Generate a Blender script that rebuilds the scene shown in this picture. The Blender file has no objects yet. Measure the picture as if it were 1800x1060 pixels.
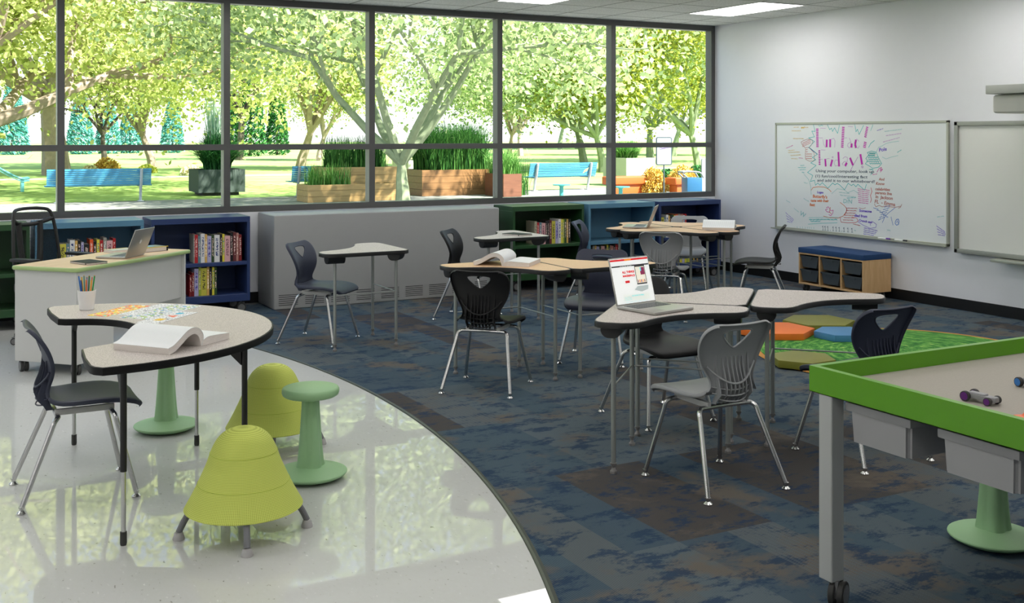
import bpy, bmesh, math, random
from mathutils import Vector, Matrix
PI = math.pi
C = bpy.context.scene.collection
SC = bpy.context.scene

# ------------------------------------------------------------------ camera model
F, CX, CY, H = 1926.0, 900.0, 238.0, 1.67
TH = math.atan(1045 / F)
DV = (math.sin(TH), math.cos(TH)); RV = (math.cos(TH), -math.sin(TH))

def at(px, py, z=0.0):
    """floor/plane point seen at a pixel, used to survey the place"""
    t = (H - z) / ((py - CY) / F)
    u = (px - CX) / F
    return (t * (DV[0] + u * RV[0]), t * (DV[1] + u * RV[1]))

def on_x(px, py, X):
    u = (px - CX) / F
    t = X / (DV[0] + u * RV[0])
    return (t * (DV[1] + u * RV[1]), H - (py - CY) / F * t)

# ------------------------------------------------------------------ materials
def lin(c):
    def f(v):
        v = v / 255.0
        return v / 12.92 if v <= 0.04045 else ((v + 0.055) / 1.055) ** 2.4
    return (f(c[0]), f(c[1]), f(c[2]), 1.0)

MATS = {}
def nm(name):
    m = bpy.data.materials.new(name); m.use_nodes = True
    nt = m.node_tree
    return m, nt, nt.nodes['Principled BSDF']

def N(nt, t, **kw):
    n = nt.nodes.new(t)
    for k, v in kw.items():
        setattr(n, k, v)
    return n

def L(nt, a, b): nt.links.new(a, b)

def mat(name, rgb, rough=0.5, metal=0.0, var=0.06, scale=12.0, bump=0.0, bscale=200.0, spec=0.5, coat=0.0, trans=0.0):
    """plain procedural material: base colour with faint noise and optional fine bump"""
    if name in MATS: return MATS[name]
    m, nt, b = nm(name)
    tc = N(nt, 'ShaderNodeTexCoord')
    no = N(nt, 'ShaderNodeTexNoise'); no.inputs['Scale'].default_value = scale; no.inputs['Detail'].default_value = 4
    L(nt, tc.outputs['Object'], no.inputs['Vector'])
    mx = N(nt, 'ShaderNodeMix', data_type='RGBA')
    c = lin(rgb)
    mx.inputs['A'].default_value = tuple(v * (1 - var) for v in c[:3]) + (1,)
    mx.inputs['B'].default_value = tuple(min(1, v * (1 + var)) for v in c[:3]) + (1,)
    L(nt, no.outputs['Fac'], mx.inputs['Factor'])
    L(nt, mx.outputs['Result'], b.inputs['Base Color'])
    b.inputs['Roughness'].default_value = rough
    b.inputs['Metallic'].default_value = metal
    b.inputs['Specular IOR Level'].default_value = spec
    b.inputs['Coat Weight'].default_value = coat
    if trans: b.inputs['Transmission Weight'].default_value = trans
    if bump:
        n2 = N(nt, 'ShaderNodeTexNoise'); n2.inputs['Scale'].default_value = bscale
        L(nt, tc.outputs['Object'], n2.inputs['Vector'])
        bp = N(nt, 'ShaderNodeBump'); bp.inputs['Strength'].default_value = bump; bp.inputs['Distance'].default_value = 0.002
        L(nt, n2.outputs['Fac'], bp.inputs['Height']); L(nt, bp.outputs['Normal'], b.inputs['Normal'])
    MATS[name] = m
    return m

def emit_mat(name, rgb, strength):
    m, nt, b = nm(name)
    b.inputs['Base Color'].default_value = lin(rgb)
    b.inputs['Emission Color'].default_value = lin(rgb)
    b.inputs['Emission Strength'].default_value = strength
    MATS[name] = m
    return m

def speckle_mat(name, base, dark, light, scale=260, rough=0.5):
    m, nt, b = nm(name)
    tc = N(nt, 'ShaderNodeTexCoord')
    no = N(nt, 'ShaderNodeTexNoise'); no.inputs['Scale'].default_value = scale; no.inputs['Detail'].default_value = 2
    L(nt, tc.outputs['Object'], no.inputs['Vector'])
    r = N(nt, 'ShaderNodeValToRGB')
    e = r.color_ramp.elements
    e[0].position = 0.36; e[0].color = lin(dark); e[1].position = 0.64; e[1].color = lin(light)
    k = e.new(0.5); k.color = lin(base)
    L(nt, no.outputs['Fac'], r.inputs['Fac']); L(nt, r.outputs['Color'], b.inputs['Base Color'])
    b.inputs['Roughness'].default_value = rough; b.inputs['Specular IOR Level'].default_value = 0.3
    MATS[name] = m
    return m

def wood_mat(name, c1, c2, axis='X', scale=6.0, rough=0.45, stretch=9.0):
    m, nt, b = nm(name)
    tc = N(nt, 'ShaderNodeTexCoord'); mp = N(nt, 'ShaderNodeMapping')
    s = {'X': (1, stretch, stretch), 'Y': (stretch, 1, stretch), 'Z': (stretch, stretch, 1)}[axis]
    mp.inputs['Scale'].default_value = s
    L(nt, tc.outputs['Object'], mp.inputs['Vector'])
    no = N(nt, 'ShaderNodeTexNoise'); no.inputs['Scale'].default_value = scale; no.inputs['Detail'].default_value = 6
    no.inputs['Distortion'].default_value = 0.6
    L(nt, mp.outputs['Vector'], no.inputs['Vector'])
    r = N(nt, 'ShaderNodeValToRGB'); e = r.color_ramp.elements
    e[0].position = 0.3; e[0].color = lin(c1); e[1].position = 0.7; e[1].color = lin(c2)
    L(nt, no.outputs['Fac'], r.inputs['Fac']); L(nt, r.outputs['Color'], b.inputs['Base Color'])
    b.inputs['Roughness'].default_value = rough
    MATS[name] = m
    return m

def leaf_mat(name, c1, c2, c3, trans=0.35, soft=0.0):
    """leaves: every leaf its own tint, some light passing through"""
    m, nt, b = nm(name)
    g = N(nt, 'ShaderNodeNewGeometry')
    r = N(nt, 'ShaderNodeValToRGB'); e = r.color_ramp.elements
    e[0].position = 0.0; e[0].color = lin(c1); e[1].position = 1.0; e[1].color = lin(c3)
    k = e.new(0.5); k.color = lin(c2)
    L(nt, g.outputs['Random Per Island'], r.inputs['Fac'])
    L(nt, r.outputs['Color'], b.inputs['Base Color'])
    b.inputs['Roughness'].default_value = 0.6; b.inputs['Specular IOR Level'].default_value = 0.2
    tr = N(nt, 'ShaderNodeBsdfTranslucent'); L(nt, r.outputs['Color'], tr.inputs['Color'])
    mx = N(nt, 'ShaderNodeMixShader'); mx.inputs[0].default_value = trans
    L(nt, b.outputs['BSDF'], mx.inputs[1]); L(nt, tr.outputs['BSDF'], mx.inputs[2])
    L(nt, mx.outputs['Shader'], nt.nodes['Material Output'].inputs['Surface'])
    MATS[name] = m
    return m

# ------------------------------------------------------------------ mesh builder
class MB:
    def __init__(s): s.v = []; s.f = []; s.m = []; s.cur = 0
    def add(s, vs, fs):
        o = len(s.v); s.v += [tuple(p) for p in vs]; s.f += [tuple(i + o for i in f) for f in fs]; s.m += [s.cur] * len(fs)
        return s
    def frombm(s, bm):
        bm.verts.ensure_lookup_table(); bm.verts.index_update()
        s.add([v.co[:] for v in bm.verts], [[v.index for v in f.verts] for f in bm.faces]); bm.free(); return s
    def box(s, x0, x1, y0, y1, z0, z1, bev=0.0, seg=2, M=None):
        bm = bmesh.new(); bmesh.ops.create_cube(bm, size=1)
        for v in bm.verts:
            v.co = Vector(((x0 + x1) / 2 + v.co.x * (x1 - x0), (y0 + y1) / 2 + v.co.y * (y1 - y0), (z0 + z1) / 2 + v.co.z * (z1 - z0)))
        if bev: bmesh.ops.bevel(bm, geom=list(bm.edges), offset=bev, segments=seg, affect='EDGES', profile=0.6)
        if M is not None: bmesh.ops.transform(bm, matrix=M, verts=bm.verts)
        return s.frombm(bm)
    def prism(s, pts, z0, z1, bev=0.0, seg=2, M=None):
        """outline in xy extruded in z"""
        bm = bmesh.new()
        a = [bm.verts.new((p[0], p[1], z0)) for p in pts]; b = [bm.verts.new((p[0], p[1], z1)) for p in pts]
        n = len(pts)
        bm.faces.new(a[::-1]); bm.faces.new(b)
        for i in range(n): bm.faces.new((a[i], a[(i + 1) % n], b[(i + 1) % n], b[i]))
        bm.normal_update()
        if bev:
            ed = [e for e in bm.edges if abs(e.verts[0].co.z - e.verts[1].co.z) < 1e-7]
            bmesh.ops.bevel(bm, geom=ed, offset=bev, segments=seg, affect='EDGES', profile=0.6)
        bmesh.ops.recalc_face_normals(bm, faces=bm.faces)
        if M is not None: bmesh.ops.transform(bm, matrix=M, verts=bm.verts)
        return s.frombm(bm)
    def lathe(s, prof, n=24, M=None, cx=0, cy=0):
        vs = []; fs = []
        for r, z in prof:
            for i in range(n):
                a = 2 * PI * i / n; vs.append((cx + r * math.cos(a), cy + r * math.sin(a), z))
        for j in range(len(prof) - 1):
            for i in range(n):
                k = (i + 1) % n; fs.append((j * n + i, j * n + k, (j + 1) * n + k, (j + 1) * n + i))
        if prof[0][0] > 1e-5: fs.append(tuple(range(n))[::-1])
        if prof[-1][0] > 1e-5: fs.append(tuple((len(prof) - 1) * n + i for i in range(n)))
        if M is not None: vs = [tuple(M @ Vector(v)) for v in vs]
        return s.add(vs, fs)
    def tube(s, path, r, n=8, caps=True, r2=None, smooth=0, closed=False):
        P = [Vector(p) for p in path]
        if smooth: P = catmull(P, smooth, closed)
        m = len(P); vs = []; fs = []; up = None
        for i, p in enumerate(P):
            if closed: t = (P[(i + 1) % m] - P[i - 1])
            else: t = P[min(i + 1, m - 1)] - P[max(i - 1, 0)]
            t.normalize()
            if up is None:
                up = Vector((0, 0, 1)) if abs(t.z) < 0.9 else Vector((1, 0, 0))
            a = t.cross(up)
            if a.length < 1e-6: a = t.orthogonal()
            a.normalize(); b = a.cross(t).normalized(); up = b
            q = i / max(1, m - 1); rr = r if r2 is None else r + (r2 - r) * q
            for k in range(n):
                w = 2 * PI * k / n; vs.append(p + a * (rr * math.cos(w)) + b * (rr * math.sin(w)))
        for i in range(m - (0 if closed else 1)):
            j = (i + 1) % m
            for k in range(n):
                l = (k + 1) % n; fs.append((i * n + k, i * n + l, j * n + l, j * n + k))
        if caps and not closed:
            fs.append(tuple(range(n))[::-1]); fs.append(tuple((m - 1) * n + k for k in range(n)))
        return s.add(vs, fs)
    def mesh(s, name, mats, smooth=True, ang=35, clean=True):
        me = bpy.data.meshes.new(name); me.from_pydata(s.v, [], s.f)
        for m in (mats if isinstance(mats, (list, tuple)) else [mats]): me.materials.append(m)
        if any(s.m): me.polygons.foreach_set('material_index', s.m)
        if clean:
            bm = bmesh.new(); bm.from_mesh(me); bmesh.ops.recalc_face_normals(bm, faces=bm.faces); bm.to_mesh(me); bm.free()
        if smooth:
            me.shade_smooth(); me.set_sharp_from_angle(angle=math.radians(ang))
        me.update()
        return me

def catmull(P, k, closed=False):
    P = [Vector(p) for p in P]; n = len(P); out = []
    rng = range(n if closed else n - 1)
    for i in rng:
        p0 = P[(i - 1) % n] if closed or i > 0 else P[0] * 2 - P[1]
        p1 = P[i]; p2 = P[(i + 1) % n]
        p3 = P[(i + 2) % n] if closed or i + 2 < n else P[-1] * 2 - P[-2]
        for j in range(k):
            t = j / k
            out.append(0.5 * ((2 * p1) + (p2 - p0) * t + (2 * p0 - 5 * p1 + 4 * p2 - p3) * t * t + (3 * p1 - p0 - 3 * p2 + p3) * t ** 3))
    if not closed: out.append(P[-1])
    return out

def link(name, me, parent=None, loc=None, rot=None):
    o = bpy.data.objects.new(name, me); C.objects.link(o)
    if parent is not None: o.parent = parent
    if loc is not None: o.location = loc
    if rot is not None: o.rotation_euler = rot
    return o

def part(name, mb, m, parent, loc=None, rot=None, smooth=True, ang=35):
    return link(name, mb.mesh(name, m, smooth, ang), parent, loc, rot)

def tag(o, label, cat, group=None, kind=None):
    if label: o['label'] = label
    if cat: o['category'] = cat
    if group: o['group'] = group
    if kind: o['kind'] = kind
    return o

def thing(name, label, cat, loc=(0, 0, 0), rz=0.0, group=None, kind=None):
    o = bpy.data.objects.new(name, None); C.objects.link(o); o.empty_display_size = 0.1
    o.location = loc; o.rotation_euler = (0, 0, rz)
    return tag(o, label, cat, group, kind)

def struct(name, mb, m, parent=None, smooth=False, ang=35):
    o = link(name, mb.mesh(name, m, smooth, ang), parent)
    if parent is None: o['kind'] = 'structure'
    return o

def copy_tree(o, label=None, loc=None, rz=None, group=None, parent=None):
    c = o.copy(); C.objects.link(c); c.parent = parent
    if label: c['label'] = label
    if loc is not None: c.location = loc
    if rz is not None: c.rotation_euler = (0, 0, rz)
    if group: c['group'] = group
    for ch in list(o.children): copy_tree(ch, parent=c)
    return c

def bake(me, mods):
    """apply modifiers to a mesh"""
    o = bpy.data.objects.new('tmp', me); C.objects.link(o)
    for typ, kw in mods:
        md = o.modifiers.new('m', typ)
        for k, v in kw.items(): setattr(md, k, v)
    dg = bpy.context.evaluated_depsgraph_get(); dg.update()
    r = bpy.data.meshes.new_from_object(o.evaluated_get(dg))
    bpy.data.objects.remove(o)
    return r

def text_part(body, size, origin, xdir, ydir, m, parent, name='writing', ext=0.0006, align='LEFT', shear=0.0, offset=0.0, xs=1.0):
    cu = bpy.data.curves.new(name, 'FONT'); cu.body = body; cu.size = size; cu.extrude = ext
    cu.align_x = align; cu.shear = shear; cu.offset = offset; cu.resolution_u = 3
    cu.materials.append(m)
    o = bpy.data.objects.new('tmp', cu); C.objects.link(o)
    dg = bpy.context.evaluated_depsgraph_get(); dg.update()
    me = bpy.data.meshes.new_from_object(o.evaluated_get(dg)); bpy.data.objects.remove(o)
    me.name = name; me.materials.clear(); me.materials.append(m)
    if xs != 1.0: me.transform(Matrix.Diagonal((xs, 1, 1, 1)))
    o = bpy.data.objects.new(name, me); C.objects.link(o)
    x = Vector(xdir).normalized(); y = Vector(ydir).normalized(); z = x.cross(y).normalized()
    M = Matrix((x, y, z)).transposed().to_4x4(); M.translation = Vector(origin)
    if parent is not None:
        o.parent = parent
    o.matrix_basis = M
    return o
# ------------------------------------------------------------------ palette
M_wall = mat('painted_wall', (226, 227, 231), 0.55, bump=0.05, bscale=400, var=0.015)
M_black = mat('black_vinyl_base', (16, 16, 17), 0.45)
M_frame = mat('grey_aluminium_frame', (92, 92, 91), 0.42, metal=0.25)
M_heater = mat('grey_enamel', (158, 159, 158), 0.5, var=0.02)
M_slot = mat('dark_slot', (22, 22, 22), 0.8)
M_navyp = mat('navy_plastic', (50, 54, 70), 0.5, var=0.03, bump=0.05, bscale=900, spec=.35)
M_blackp = mat('black_plastic', (27, 27, 28), 0.55, var=0.03, bump=0.05, bscale=900, spec=.3)
M_greyp = mat('grey_plastic', (146, 148, 149), 0.48, var=0.03, bump=0.05, bscale=900)
M_chrome = mat('chrome', (200, 200, 199), 0.26, metal=1.0, var=0.01)
M_silver = mat('silver_powder_coat', (150, 154, 150), 0.38, metal=0.45, var=0.02)
M_glide = mat('grey_glide', (120, 118, 116), 0.4)
M_edge = mat('black_edge_band', (32, 32, 32), 0.4)
M_speck = speckle_mat('speckled_grey_laminate', (196, 187, 181), (164, 156, 151), (216, 208, 202), 250)
M_beige = speckle_mat('speckled_maple_laminate', (222, 186, 148), (206, 168, 130), (232, 198, 162), 330)
M_deskw = wood_mat('maple_laminate', (214, 182, 142), (226, 198, 160), 'X', 3)
M_lime_edge = mat('sage_green_edge', (166, 190, 126), 0.4)
M_panel = mat('grey_white_panel', (202, 202, 199), 0.45, var=0.01)
M_navyc = mat('navy_cabinet', (40, 58, 104), 0.4, var=0.03)
M_bluec = mat('light_blue_cabinet', (84, 130, 158), 0.4, var=0.03)
M_greenc = mat('green_cabinet', (36, 74, 40), 0.4, var=0.03)
M_stool = mat('soft_green_plastic', (148, 188, 140), 0.5, var=0.02)
M_table_green = mat('apple_green_rail', (90, 156, 10), 0.35, var=0.03)
M_greyleg = mat('light_grey_leg', (178, 180, 178), 0.45, var=0.01)
M_bin = mat('grey_bin_plastic', (158, 158, 158), 0.45, var=0.02)
M_rubber = mat('dark_rubber', (52, 52, 50), 0.6)
M_hub = mat('grey_hub', (120, 120, 120), 0.45)
M_white = mat('white_ceramic', (232, 232, 230), 0.3, var=0.01)
M_paper = mat('white_paper', (236, 238, 238), 0.7, var=0.01)
M_pages = wood_mat('page_block', (214, 206, 198), (232, 226, 220), 'X', 30, 0.8, 20)
M_alu = mat('laptop_aluminium', (176, 174, 168), 0.34, metal=0.6, var=0.02)
M_key = mat('grey_keys', (98, 100, 102), 0.5)
M_trim = mat('champagne_aluminium', (172, 174, 160), 0.4, metal=0.3, var=0.02)
M_concrete = mat('concrete', (150, 156, 148), 0.85, var=0.12, scale=5, bump=0.3, bscale=60)

# ------------------------------------------------------------------ room shell
XR, YW, ZC = 8.78, 10.85, 3.04
XL, YB = -5.2, -3.4

def ceiling_mat():
    m, nt, b = nm('ceiling_tiles')
    g = N(nt, 'ShaderNodeNewGeometry'); sp = N(nt, 'ShaderNodeSeparateXYZ'); L(nt, g.outputs['Position'], sp.inputs[0])
    def line(out, off, step):
        a = N(nt, 'ShaderNodeMath', operation='SUBTRACT'); L(nt, out, a.inputs[0]); a.inputs[1].default_value = off
        p = N(nt, 'ShaderNodeMath', operation='PINGPONG'); L(nt, a.outputs[0], p.inputs[0]); p.inputs[1].default_value = step / 2
        l = N(nt, 'ShaderNodeMath', operation='LESS_THAN'); L(nt, p.outputs[0], l.inputs[0]); l.inputs[1].default_value = 0.011
        return l.outputs[0]
    mx = N(nt, 'ShaderNodeMath', operation='MAXIMUM')
    L(nt, line(sp.outputs[0], 8.185, 0.604), mx.inputs[0]); L(nt, line(sp.outputs[1], 10.44, 0.602), mx.inputs[1])
    no = N(nt, 'ShaderNodeTexNoise'); no.inputs['Scale'].default_value = 55; no.inputs['Detail'].default_value = 5
    L(nt, g.outputs['Position'], no.inputs['Vector'])
    r = N(nt, 'ShaderNodeValToRGB'); e = r.color_ramp.elements
    e[0].position = 0.35; e[0].color = lin((204, 206, 200)); e[1].position = 0.6; e[1].color = lin((228, 230, 224))
    L(nt, no.outputs['Fac'], r.inputs['Fac'])
    c = N(nt, 'ShaderNodeMix', data_type='RGBA'); L(nt, mx.outputs[0], c.inputs['Factor']); L(nt, r.outputs['Color'], c.inputs['A'])
    c.inputs['B'].default_value = lin((128, 132, 120))
    L(nt, c.outputs['Result'], b.inputs['Base Color']); b.inputs['Roughness'].default_value = 0.9
    bp = N(nt, 'ShaderNodeBump'); bp.inputs['Distance'].default_value = 0.004; bp.inputs['Strength'].default_value = 0.5
    L(nt, no.outputs['Fac'], bp.inputs['Height']); L(nt, bp.outputs['Normal'], b.inputs['Normal'])
    return m

def vinyl_mat():
    m, nt, b = nm('polished_vinyl_tile')
    g = N(nt, 'ShaderNodeNewGeometry')
    mp = N(nt, 'ShaderNodeMapping'); mp.inputs['Scale'].default_value = (62, 30, 1); mp.inputs['Rotation'].default_value = (0, 0, 0.5)
    L(nt, g.outputs['Position'], mp.inputs['Vector'])
    no = N(nt, 'ShaderNodeTexNoise'); no.inputs['Scale'].default_value = 1.0; no.inputs['Detail'].default_value = 8; no.inputs['Distortion'].default_value = 0.4
    L(nt, mp.outputs['Vector'], no.inputs['Vector'])
    r = N(nt, 'ShaderNodeValToRGB'); e = r.color_ramp.elements
    e[0].position = 0.27; e[0].color = lin((128, 128, 118)); e[1].position = 0.335; e[1].color = lin((196, 197, 194))
    k = e.new(0.66); k.color = lin((198, 199, 197)); k = e.new(0.76); k.color = lin((230, 230, 226))
    L(nt, no.outputs['Fac'], r.inputs['Fac']); L(nt, r.outputs['Color'], b.inputs['Base Color'])
    b.inputs['Roughness'].default_value = 0.42
    b.inputs['Specular IOR Level'].default_value = 0.35
    b.inputs['Coat Weight'].default_value = 0.62; b.inputs['Coat Roughness'].default_value = 0.012; b.inputs['Coat IOR'].default_value = 1.5
    return m

def carpet_mat():
    m, nt, b = nm('blue_plank_carpet')
    g = N(nt, 'ShaderNodeNewGeometry')
    sp = N(nt, 'ShaderNodeSeparateXYZ'); L(nt, g.outputs['Position'], sp.inputs[0])
    cb = N(nt, 'ShaderNodeCombineXYZ'); L(nt, sp.outputs[1], cb.inputs[0]); L(nt, sp.outputs[0], cb.inputs[1])
    br = N(nt, 'ShaderNodeTexBrick'); br.offset = 0.37; br.offset_frequency = 1
    br.inputs['Scale'].default_value = 1.0; br.inputs['Brick Width'].default_value = 1.0; br.inputs['Row Height'].default_value = 0.25
    br.inputs['Mortar Size'].default_value = 0.0
    br.inputs['Color1'].default_value = (0, 0, 0, 1); br.inputs['Color2'].default_value = (1, 1, 1, 1)
    L(nt, cb.outputs[0], br.inputs['Vector'])
    # per plank random value -> base tone
    tone = N(nt, 'ShaderNodeValToRGB'); tone.color_ramp.interpolation = 'CONSTANT'; e = tone.color_ramp.elements
    e[0].position = 0.0; e[0].color = lin((78, 95, 106)); e[1].position = 0.3; e[1].color = lin((92, 104, 111))
    for p, c in ((0.5, (80, 77, 76)), (0.64, (74, 90, 102)), (0.85, (94, 102, 106))):
        k = e.new(p); k.color = lin(c)
    L(nt, br.outputs['Color'], tone.inputs['Fac'])
    # navy patches
    def noise(sc, det, dist, rough=0.6):
        n = N(nt, 'ShaderNodeTexNoise'); n.inputs['Scale'].default_value = sc; n.inputs['Detail'].default_value = det
        n.inputs['Distortion'].default_value = dist; n.inputs['Roughness'].default_value = rough
        L(nt, g.outputs['Position'], n.inputs['Vector']); return n
    mp = N(nt, 'ShaderNodeMapping'); mp.inputs['Scale'].default_value = (1.0, 1.7, 1); L(nt, g.outputs['Position'], mp.inputs['Vector'])
    n1 = noise(4.6, 14, 0.12, 0.76); L(nt, mp.outputs['Vector'], n1.inputs['Vector'])
    r1 = N(nt, 'ShaderNodeValToRGB'); e = r1.color_ramp.elements
    e[0].position = 0.51; e[0].color = (0, 0, 0, 1); e[1].position = 0.58; e[1].color = (.85, .85, .85, 1)
    L(nt, n1.outputs['Fac'], r1.inputs['Fac'])
    n2 = noise(1.7, 7, 0.3, 0.65)
    r2 = N(nt, 'ShaderNodeValToRGB'); e = r2.color_ramp.elements
    e[0].position = 0.52; e[0].color = (0, 0, 0, 1); e[1].position = 0.62; e[1].color = (0.85, 0.85, 0.85, 1)
    L(nt, n2.outputs['Fac'], r2.inputs['Fac'])
    m2 = N(nt, 'ShaderNodeMix', data_type='RGBA'); L(nt, r2.outputs['Color'], m2.inputs['Factor'])
    L(nt, tone.outputs['Color'], m2.inputs['A']); m2.inputs['B'].default_value = lin((108, 100, 90))
    m1 = N(nt, 'ShaderNodeMix', data_type='RGBA'); L(nt, r1.outputs['Color'], m1.inputs['Factor'])
    L(nt, m2.outputs['Result'], m1.inputs['A']); m1.inputs['B'].default_value = lin((42, 63, 88))
    # tufted ribs
    w = N(nt, 'ShaderNodeTexWave', wave_type='BANDS', bands_direction='X'); w.inputs['Scale'].default_value = 34; w.inputs['Distortion'].default_value = 2.0
    w.inputs['Detail'].default_value = 2; w.inputs['Detail Scale'].default_value = 30
    L(nt, g.outputs['Position'], w.inputs['Vector'])
    m3 = N(nt, 'ShaderNodeMix', data_type='RGBA', blend_type='MULTIPLY'); m3.inputs['Factor'].default_value = 0.5
    L(nt, m1.outputs['Result'], m3.inputs['A'])
    r3 = N(nt, 'ShaderNodeValToRGB'); e = r3.color_ramp.elements
    e[0].position = 0.1; e[0].color = (0.42, 0.42, 0.42, 1); e[1].position = 0.8; e[1].color = (1, 1, 1, 1)
    L(nt, w.outputs['Fac'], r3.inputs['Fac']); L(nt, r3.outputs['Color'], m3.inputs['B'])
    L(nt, m3.outputs['Result'], b.inputs['Base Color'])
    b.inputs['Roughness'].default_value = 0.95; b.inputs['Specular IOR Level'].default_value = 0.1
    gtp = N(nt, 'ShaderNodeMath', operation='GREATER_THAN'); L(nt, br.outputs['Color'], gtp.inputs[0]); gtp.inputs[1].default_value = .90
    w2 = N(nt, 'ShaderNodeTexWave', wave_type='BANDS', bands_direction='X'); w2.inputs['Scale'].default_value = 13; L(nt, g.outputs['Position'], w2.inputs['Vector'])
    w3 = N(nt, 'ShaderNodeTexWave', wave_type='BANDS', bands_direction='Y'); w3.inputs['Scale'].default_value = 26; L(nt, g.outputs['Position'], w3.inputs['Vector'])
    pw = N(nt, 'ShaderNodeMath', operation='MULTIPLY'); L(nt, w2.outputs['Fac'], pw.inputs[0]); L(nt, w3.outputs['Fac'], pw.inputs[1])
    pq = N(nt, 'ShaderNodeMath', operation='MULTIPLY'); L(nt, pw.outputs[0], pq.inputs[0]); L(nt, gtp.outputs[0], pq.inputs[1])
    m4 = N(nt, 'ShaderNodeMix', data_type='RGBA'); L(nt, pq.outputs[0], m4.inputs['Factor']); L(nt, m3.outputs['Result'], m4.inputs['A']); m4.inputs['B'].default_value = lin((92, 100, 106))
    L(nt, m4.outputs['Result'], b.inputs['Base Color'])
    n4 = noise(260, 2, 0)
    bp = N(nt, 'ShaderNodeBump'); bp.inputs['Distance'].default_value = 0.004; bp.inputs['Strength'].default_value = 0.6
    L(nt, n4.outputs['Fac'], bp.inputs['Height']); L(nt, bp.outputs['Normal'], b.inputs['Normal'])
    return m

# floors: vinyl inside the big arc, carpet outside it
AC, AR = (-5.68, 6.44), 8.26
def arc(r, y0, y1, n=90):
    out = []
    for i in range(n + 1):
        y = y0 + (y1 - y0) * i / n
        out.append((AC[0] + math.sqrt(max(0, r * r - (y - AC[1]) ** 2)), y))
    return out
ya = AC[1] - math.sqrt(AR ** 2 - (XL - AC[0]) ** 2) + 0.0005
ya = max(ya, YB)
a_in = arc(AR, ya, YW)
mb = MB(); vs = [(x, y, 0) for x, y in a_in] + [(XL, YW, 0), (XL, ya, 0)]
mb.add(vs, [tuple(range(len(vs)))])
mb2 = MB(); mb2.v = mb.v; mb2.f = mb.f; mb2.m = mb.m
fl = struct('floor', mb2, vinyl_mat()); tag(fl, 'glossy off-white speckled vinyl floor inside the curved border', None)
a_out = arc(AR + 0.03, ya, YW)
mb = MB()
vs = [(x, y, 0) for x, y in a_out] + [(XR, YW, 0), (XR, ya, 0)]
vs = vs[:-2] + [(XR, YW, 0), (XR, YB, 0), (XL, YB, 0)] + ([(XL, ya, 0)] if ya > YB + 0.01 else [])
mb.add(vs, [tuple(range(len(vs)))])
fl = struct('floor', mb, carpet_mat()); tag(fl, 'mottled navy, grey and taupe plank carpet', None)
mb = MB(); n = len(a_in)
prof = [(0.0, 0.0), (0.003, 0.006), (0.012, 0.009), (0.03, 0.0)]
vs = []
for i in range(n):
    for dx, z in prof:
        k = dx / 0.03; x = a_in[i][0] * (1 - k) + a_out[i][0] * k
        vs.append((x, a_in[i][1], z))
fs = [(i * 4 + j, i * 4 + j + 1, (i + 1) * 4 + j + 1, (i + 1) * 4 + j) for i in range(n - 1) for j in range(3)]
mb.add(vs, fs)
struct('trim_1', mb, mat('dark_olive_transition', (62, 68, 58), 0.45), smooth=True)
# ceiling, walls
mb = MB(); mb.box(XL - 0.2, XR + 0.2, YB - 0.2, YW + 0.14, ZC, ZC + 0.25); struct('ceiling', mb, ceiling_mat())
mb = MB(); mb.box(XR, XR + 0.2, YB - 0.2, YW + 0.14, -0.05, ZC); struct('wall_right', mb, M_wall)
mb = MB(); mb.box(XL - 0.2, XL, YB - 0.2, YW + 0.14, -0.05, ZC); struct('wall_left', mb, M_wall)
mb = MB(); mb.box(XL, XR, YB - 0.2, YB, -0.05, ZC); struct('wall_rear', mb, M_wall)
mb = MB(); mb.box(XL, XR, YW, YW + 0.14, -0.05, 0.906); struct('wall_window', mb, M_wall)
mb = MB(); mb.box(XR - 0.008, XR, YB, YW, 0.0, 0.107, 0.002, 1); struct('baseboard_right', mb, M_black)
mb = MB(); mb.box(XL, XR - 0.008, YW - 0.008, YW, 0.0, 0.107, 0.002, 1); struct('baseboard_window', mb, M_black)

# window wall: bays between mullion centres
glass, nt, b = nm('window_glass')
tr = N(nt, 'ShaderNodeBsdfTransparent'); tr.inputs['Color'].default_value = (0.97, 0.985, 0.975, 1)
gl = N(nt, 'ShaderNodeBsdfGlossy'); gl.inputs['Roughness'].default_value = 0.02
fr = N(nt, 'ShaderNodeFresnel'); fr.inputs['IOR'].default_value = 1.06
mx = N(nt, 'ShaderNodeMixShader'); L(nt, fr.outputs[0], mx.inputs[0]); L(nt, tr.outputs[0], mx.inputs[1]); L(nt, gl.outputs[0], mx.inputs[2])
L(nt, mx.outputs[0], nt.nodes['Material Output'].inputs['Surface'])
CENT = [8.748 - 1.5225 * 0] 
cent = [7.2585 - 1.5242 * i for i in range(8)]
edges = [8.78] + cent
for i in range(len(edges) - 1):
    xr, xl = edges[i], edges[i + 1]
    w = thing('window_%d' % (i + 1), 'window bay number %d counted from the whiteboard wall' % (i + 1), None, (0, 0, 0), 0, None, 'structure')
    rgt = xr - (0.058 if i == 0 else 0.032)
    mb = MB(); y0, y1 = YW, YW + 0.115
    mb.box(rgt, xr, y0, y1, 0.906, ZC); mb.box(xl, xl + 0.032, y0, y1, 0.906, ZC)
    mb.box(xl + 0.032, rgt, y0, y1, 0.906, 0.968); mb.box(xl + 0.032, rgt, y0, y1, 2.974, ZC)
    mb.box(xl + 0.032, rgt, y0, y1, 1.524, 1.581)
    part('window_frame', mb, M_frame, w, smooth=False)
    mb = MB(); mb.box(xl + 0.032, rgt, y0 + 0.07, y0 + 0.076, 0.968, 1.524); part('lower_pane', mb, glass, w, smooth=False)
    mb = MB(); mb.box(xl + 0.032, rgt, y0 + 0.07, y0 + 0.076, 1.581, 2.974); part('upper_pane', mb, glass, w, smooth=False)
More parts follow.
